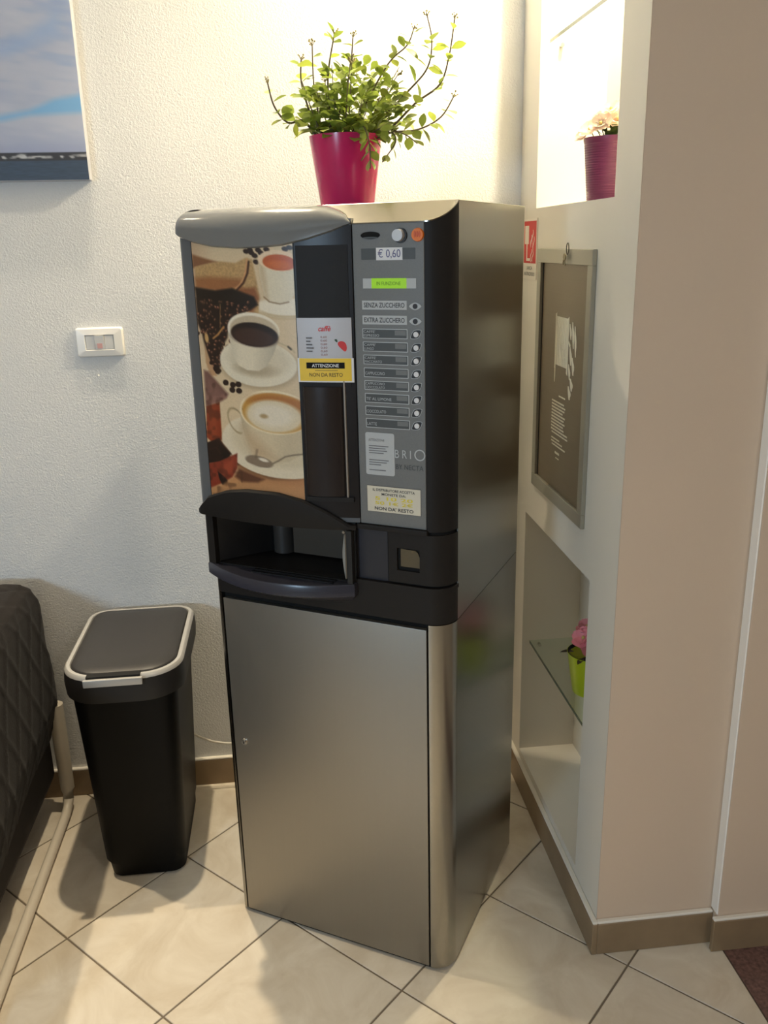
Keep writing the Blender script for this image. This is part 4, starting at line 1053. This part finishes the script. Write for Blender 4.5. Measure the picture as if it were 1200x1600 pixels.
# pink pot with trailing succulent on top of the machine; local origin at the pot base
PXc, PYc = 0.141, 1.865
pp_ = thing('potted_plant', 'leggy green trailing plant in a magenta pot on top of the coffee machine', 'plant', (PXc, PYc, H2+0.0003))
pot = MB().lathe([(0.0, 0.0), (0.052, 0.0), (0.054, 0.003), (0.0715, 0.128), (0.0722, 0.134), (0.0705, 0.1345), (0.0695, 0.130), (0.067, 0.112), (0.0, 0.112)], 0, 0, 40)
pot.build('pot', mat('magenta_gloss_pot', (190, 24, 92), 0.25, coat=0.4), pp_, 40)
MB().lathe([(0.067, 0.113), (0.05, 0.119), (0.02, 0.122), (0.0, 0.121)], 0, 0, 20).build('soil', M_SOIL, pp_, True)
def W2L(x, z, y): return Vector((x-PXc, y-PYc, z-(H2+0.0003)))
rp = random.Random(21)
bud_pts = []
def buds(parent, tip, d, n=7, s=0.006):
    b = MB()
    for k in range(n):
        q = tip+Vector((rp.uniform(-1, 1)*s, rp.uniform(-1, 1)*s, rp.uniform(-0.6, 1)*s)); b.sphere(q, rp.uniform(0.0013, 0.0022), 5); b.tube([tip-d*0.006, q], 0.0006, 4)
    b.build('flower_bud', M_BUD, parent)
M_BUD = mat('olive_bud', (140, 128, 72), 0.6)
def stem(pts, r0, nl, lsize, start=0.15, tipbuds=True, droop=0.0):
    P = catmull(pts); n = len(P)
    MB().tube(P, [r0*(1-0.45*i/(n-1)) for i in range(n)], 6).build('stem', M_STEM, pp_, True)
    ang = rp.uniform(0, PI)
    for k in range(nl):
        f = start+(1-start)*(k+0.5*rp.random())/nl; i = min(n-2, int(f*(n-1))); pos = P[i]; t = (P[i+1]-P[i]).normalized()
        a = t.orthogonal().normalized(); b_ = t.cross(a); ang += PI/2+rp.uniform(-0.3, 0.3)
        for s in ((0, PI) if rp.random() < 0.62 else (0,)):
            rad = a*math.cos(ang+s)+b_*math.sin(ang+s)
            d = (rad+0.45*t+Vector((0, 0, rp.uniform(-0.45, 0.25)-droop))).normalized()
            add_leaf(pp_, pos+rad*r0*0.6, d, lsize*rp.uniform(0.75, 1.15)*(1-0.25*f), rp.uniform(-0.7, 0.7), r=rp)
    if tipbuds: buds(pp_, P[-1], (P[-1]-P[-2]).normalized())
soil = lambda x, y: Vector((x, y, 0.115))
# long stems seen in the photo (world x, z, depth)
def hero(root, pts, **k): stem([soil(*root)]+[W2L(*q) for q in pts], **k)
hero((-0.045, -0.01), [(0.060, 1.782, 1.845), (0.029, 1.779, 1.84), (0.004, 1.808, 1.835), (-0.007, 1.852, 1.83)], r0=0.0025, nl=8, lsize=0.037)
hero((-0.03, 0.0), [(0.112, 1.79, 1.86), (0.110, 1.86, 1.855), (0.122, 1.922, 1.85), (0.1265, 1.938, 1.85)], r0=0.0022, nl=9, lsize=0.037)
hero((-0.04, 0.01), [(0.091, 1.79, 1.87), (0.083, 1.85, 1.87), (0.083, 1.924, 1.87)], r0=0.0022, nl=9, lsize=0.037)
hero((-0.02, -0.02), [(0.130, 1.80, 1.845), (0.152, 1.87, 1.84), (0.160, 1.933, 1.84)], r0=0.0021, nl=9, lsize=0.035)
hero((-0.04, 0.03), [(0.075, 1.80, 1.89), (0.060, 1.86, 1.90), (0.062, 1.905, 1.90)], r0=0.0026, nl=8, lsize=0.037)
hero((0.03, 0.0), [(0.225, 1.765, 1.86), (0.281, 1.815, 1.86), (0.329, 1.848, 1.855), (0.347, 1.90, 1.85), (0.358, 1.966, 1.85)], r0=0.0026, nl=9, lsize=0.035, start=0.3)
hero((0.02, 0.02), [(0.204, 1.78, 1.875), (0.268, 1.838, 1.875), (0.307, 1.880, 1.87), (0.316, 1.928, 1.87), (0.306, 1.976, 1.87)], r0=0.0023, nl=8, lsize=0.035, start=0.3)
hero((0.0, 0.02), [(0.180, 1.81, 1.88), (0.231, 1.889, 1.88), (0.269, 1.922, 1.88), (0.284, 1.955, 1.88)], r0=0.0021, nl=9, lsize=0.035, start=0.3)
hero((0.035, -0.02), [(0.225, 1.758, 1.83), (0.280, 1.763, 1.825), (0.325, 1.785, 1.82), (0.352, 1.824, 1.82)], r0=0.0022, nl=9, lsize=0.035, start=0.3, droop=0.3)
hero((0.01, -0.045), [(0.168, 1.768, 1.795), (0.180, 1.735, 1.782), (0.181, 1.690, 1.785)], r0=0.0021, nl=8, lsize=0.035, tipbuds=False, droop=0.3)
hero((0.04, -0.03), [(0.222, 1.757, 1.81), (0.232, 1.738, 1.795), (0.205, 1.702, 1.792)], r0=0.0018, nl=7, lsize=0.025, tipbuds=False, droop=0.3)
hero((0.03, -0.03), [(0.205, 1.765, 1.82), (0.250, 1.752, 1.80), (0.275, 1.735, 1.80)], r0=0.0018, nl=7, lsize=0.035, tipbuds=False, droop=0.3)
# dense middle
for k in range(13):
    a = rp.uniform(0, 2*PI); rr = 0.052*math.sqrt(rp.random()); root = (rr*math.cos(a), rr*math.sin(a))
    lean = Vector((math.cos(a)*rp.uniform(0.1, 0.7)+0.05, math.sin(a)*rp.uniform(0.15, 0.7), 1)).normalized(); ln = rp.uniform(0.08, 0.165)
    p0 = soil(*root); p1 = p0+lean*ln*0.5; p2 = p0+lean*ln+Vector((rp.uniform(-0.01, 0.03), rp.uniform(-0.015, 0.015), 0))
    stem([p0, p1, p2], 0.0014, 4, 0.036, 0.3, rp.random() < 0.5)
for k in range(30):      # low leaves over the rim
    a = rp.uniform(0, 2*PI); add_leaf(pp_, Vector((0.055*math.cos(a), 0.055*math.sin(a), 0.128+rp.uniform(0, 0.03))), (math.cos(a), math.sin(a), rp.uniform(-0.2, 0.9)), rp.uniform(0.034, 0.046), rp.uniform(-0.5, 0.5), r=rp)
# the rest of the crowd inside the crown, joined
fo = MB()
for k in range(330):
    while True:
        q = Vector((rp.uniform(-1, 1), rp.uniform(-1, 1), rp.uniform(-0.55, 1)))
        if q.length < 1: break
    pos = Vector((0.028+q.x*0.098, q.y*0.085, 0.180+q.z*0.088))
    if pos.z < 0.14 and math.hypot(pos.x, pos.y) > 0.06 and pos.z < 0.13: continue
    me = rp.choice(LEAVES); M = orient((q.x+rp.uniform(-0.5, 0.5), q.y+rp.uniform(-0.5, 0.5), rp.uniform(-0.3, 0.9)), rp.uniform(-0.8, 0.8)).to_4x4(); M.translation = pos
    M = M @ Matrix.Scale(rp.uniform(0.016, 0.034), 4)
    fo.add([M @ v.co for v in me.vertices], [tuple(f.vertices) for f in me.polygons])
fo_ = fo.build('foliage', M_LEAF, pp_, True); fo_['kind'] = 'stuff'
print('leaves', nleaf)

# artificial flowers in small pots
def flower(parent, pos, d, size, mt, mt_c, seed, n=6):
    r = random.Random(seed); M = orient(d).to_4x4(); M.translation = pos
    b = MB()
    for layer, (k, sc, lift) in enumerate(((n, 1.0, 0.25), (n-1, 0.7, 0.65))):
        for i in range(k):
            a = 2*PI*i/k+layer*0.4+r.uniform(-0.15, 0.15); ca, sa = math.cos(a), math.sin(a)
            pts = []
            for (u, wv) in ((0.05, 0.05), (0.45, 0.36), (0.85, 0.40), (1.0, 0.12)):
                h = lift*u*u+0.04*r.uniform(-1, 1)
                for s in (-1, 0, 1): pts.append(((ca*u-sa*wv*s)*sc*size, (h+0.1*abs(s))*sc*size, (sa*u+ca*wv*s)*sc*size))
            b.add([M @ Vector(q) for q in pts], [(j*3+s, j*3+s+1, j*3+s+4, j*3+s+3) for j in range(3) for s in range(2)])
    f = b.build('flower', mt, parent, True)
    c = MB().sphere(M @ Vector((0, 0.18*size, 0)), size*0.16, 6); c.build('flower_centre', mt_c, f)
    return f
M_PALEP = leaf_mat('pale_pink_petal', (246, 222, 206), 0.5); M_PINK = leaf_mat('pink_petal', (222, 140, 140), 0.2)
M_CENT = mat('yellow_centre', (206, 180, 110), 0.7); M_LEAF2 = leaf_mat('deep_green_leaf', (92, 112, 58), 0.2)
L2 = [leaf_data('leaf', 1, 0.5, 0.15, 0.25)]; L2[0].materials.append(M_LEAF2)

up_ = thing('flower_pot', 'ribbed purple pot of pale pink flowers standing in the bright upper niche', 'flower pot', (0.701, 1.905, UZ0+0.0003))
prof = [(0.0, 0.0), (0.044, 0.0), (0.045, 0.002)]
for k in range(24):
    z = 0.004+0.116*k/24; r = 0.045+0.0105*z/0.125; prof += [(r, z), (r+0.0009, z+0.0024)]
prof += [(0.0568, 0.1225), (0.057, 0.127), (0.0552, 0.127), (0.053, 0.112), (0.0, 0.112)]
MB().lathe(prof, 0, 0, 36).build('pot', mat('ribbed_purple_pot', (100, 34, 72), 0.4), up_, 30)
MB().lathe([(0.053, 0.1125), (0.02, 0.118), (0.0, 0.118)], 0, 0, 16).build('soil', M_SOIL, up_, True)
rq = random.Random(3)
for i, (x, y, z, s) in enumerate([(-0.050, -0.012, 0.140, 0.018), (-0.036, -0.035, 0.148, 0.019), (-0.020, -0.015, 0.160, 0.020), (-0.028, 0.018, 0.152, 0.018), (0.000, -0.035, 0.155, 0.020), (0.004, 0.004, 0.170, 0.020), (0.025, -0.020, 0.165, 0.020), (0.034, 0.012, 0.155, 0.019), (-0.004, 0.034, 0.155, 0.018), (-0.008, -0.012, 0.178, 0.017), (0.020, 0.030, 0.150, 0.017), (-0.056, 0.010, 0.131, 0.015)]):
    flower(up_, Vector((x, y, z)), orient((x*8-0.3, y*8-0.4, 0.8)) @ Vector((0, 1, 0)), s*1.35, M_PALEP, M_CENT, i)
    MB().tube([(x*0.4, y*0.4, 0.114), (x*0.8, y*0.8, z-0.015), (x, y, z)], 0.0011, 5).build('stem', M_STEM, up_)
for k in range(14):
    a = rq.uniform(0, 2*PI); add_leaf(up_, Vector((0.02*math.cos(a), 0.02*math.sin(a), 0.118+rq.uniform(0, 0.02))), (math.cos(a), math.sin(a), rq.uniform(0.2, 1.0)), rq.uniform(0.03, 0.042), 0, L2, rq)

lp_ = thing('flower_pot', 'lime green pot with pink flowers standing on the lower glass shelf', 'flower pot', (0.7165, 1.905, 0.4613))
MB().lathe([(0.0, 0.0), (0.042, 0.0), (0.0435, 0.003), (0.0585, 0.104), (0.0595, 0.108), (0.0585, 0.1082), (0.0575, 0.102), (0.0, 0.060)], 0, 0, 36).build('pot', mat('lime_green_pot', (176, 190, 30), 0.3, coat=0.2), lp_, 40)
MB().lathe([(0.0583, 0.1086), (0.0565, 0.1082), (0.052, 0.088), (0.03, 0.080), (0.0, 0.079)], 0, 0, 24).build('dark_liner', mat('black_foam', (14, 14, 13), 0.8), lp_, True)
for i, (x, y, z, s) in enumerate([(-0.024, -0.010, 0.150, 0.024), (-0.006, -0.030, 0.134, 0.026), (0.020, 0.004, 0.158, 0.025), (-0.006, 0.016, 0.166, 0.023), (0.000, -0.034, 0.118, 0.022), (0.030, -0.018, 0.140, 0.022)]):
    flower(lp_, Vector((x, y, z)), Vector((x*14-0.3, y*14-0.3, 0.8)), s*1.25, M_PINK, M_CENT, 50+i)
    MB().tube([(x*0.3, y*0.3, 0.083), (x*0.8, y*0.8, z-0.02), (x, y, z)], 0.0012, 5).build('stem', M_STEM, lp_)
M_DL = mat('dark_brown_leaf', (52, 40, 30), 0.5)
L3 = [leaf_data('leaf', 1, 0.45, 0.1, 0.25)]; L3[0].materials.append(M_DL)
for a, sz in ((PI*0.92, 0.034), (PI*1.25, 0.032), (PI*0.6, 0.034), (0.3, 0.03), (PI*1.7, 0.03)):
    add_leaf(lp_, Vector((0.042*math.cos(a), 0.042*math.sin(a), 0.106)), (math.cos(a), math.sin(a), 0.15), sz, 0, L3, rq)
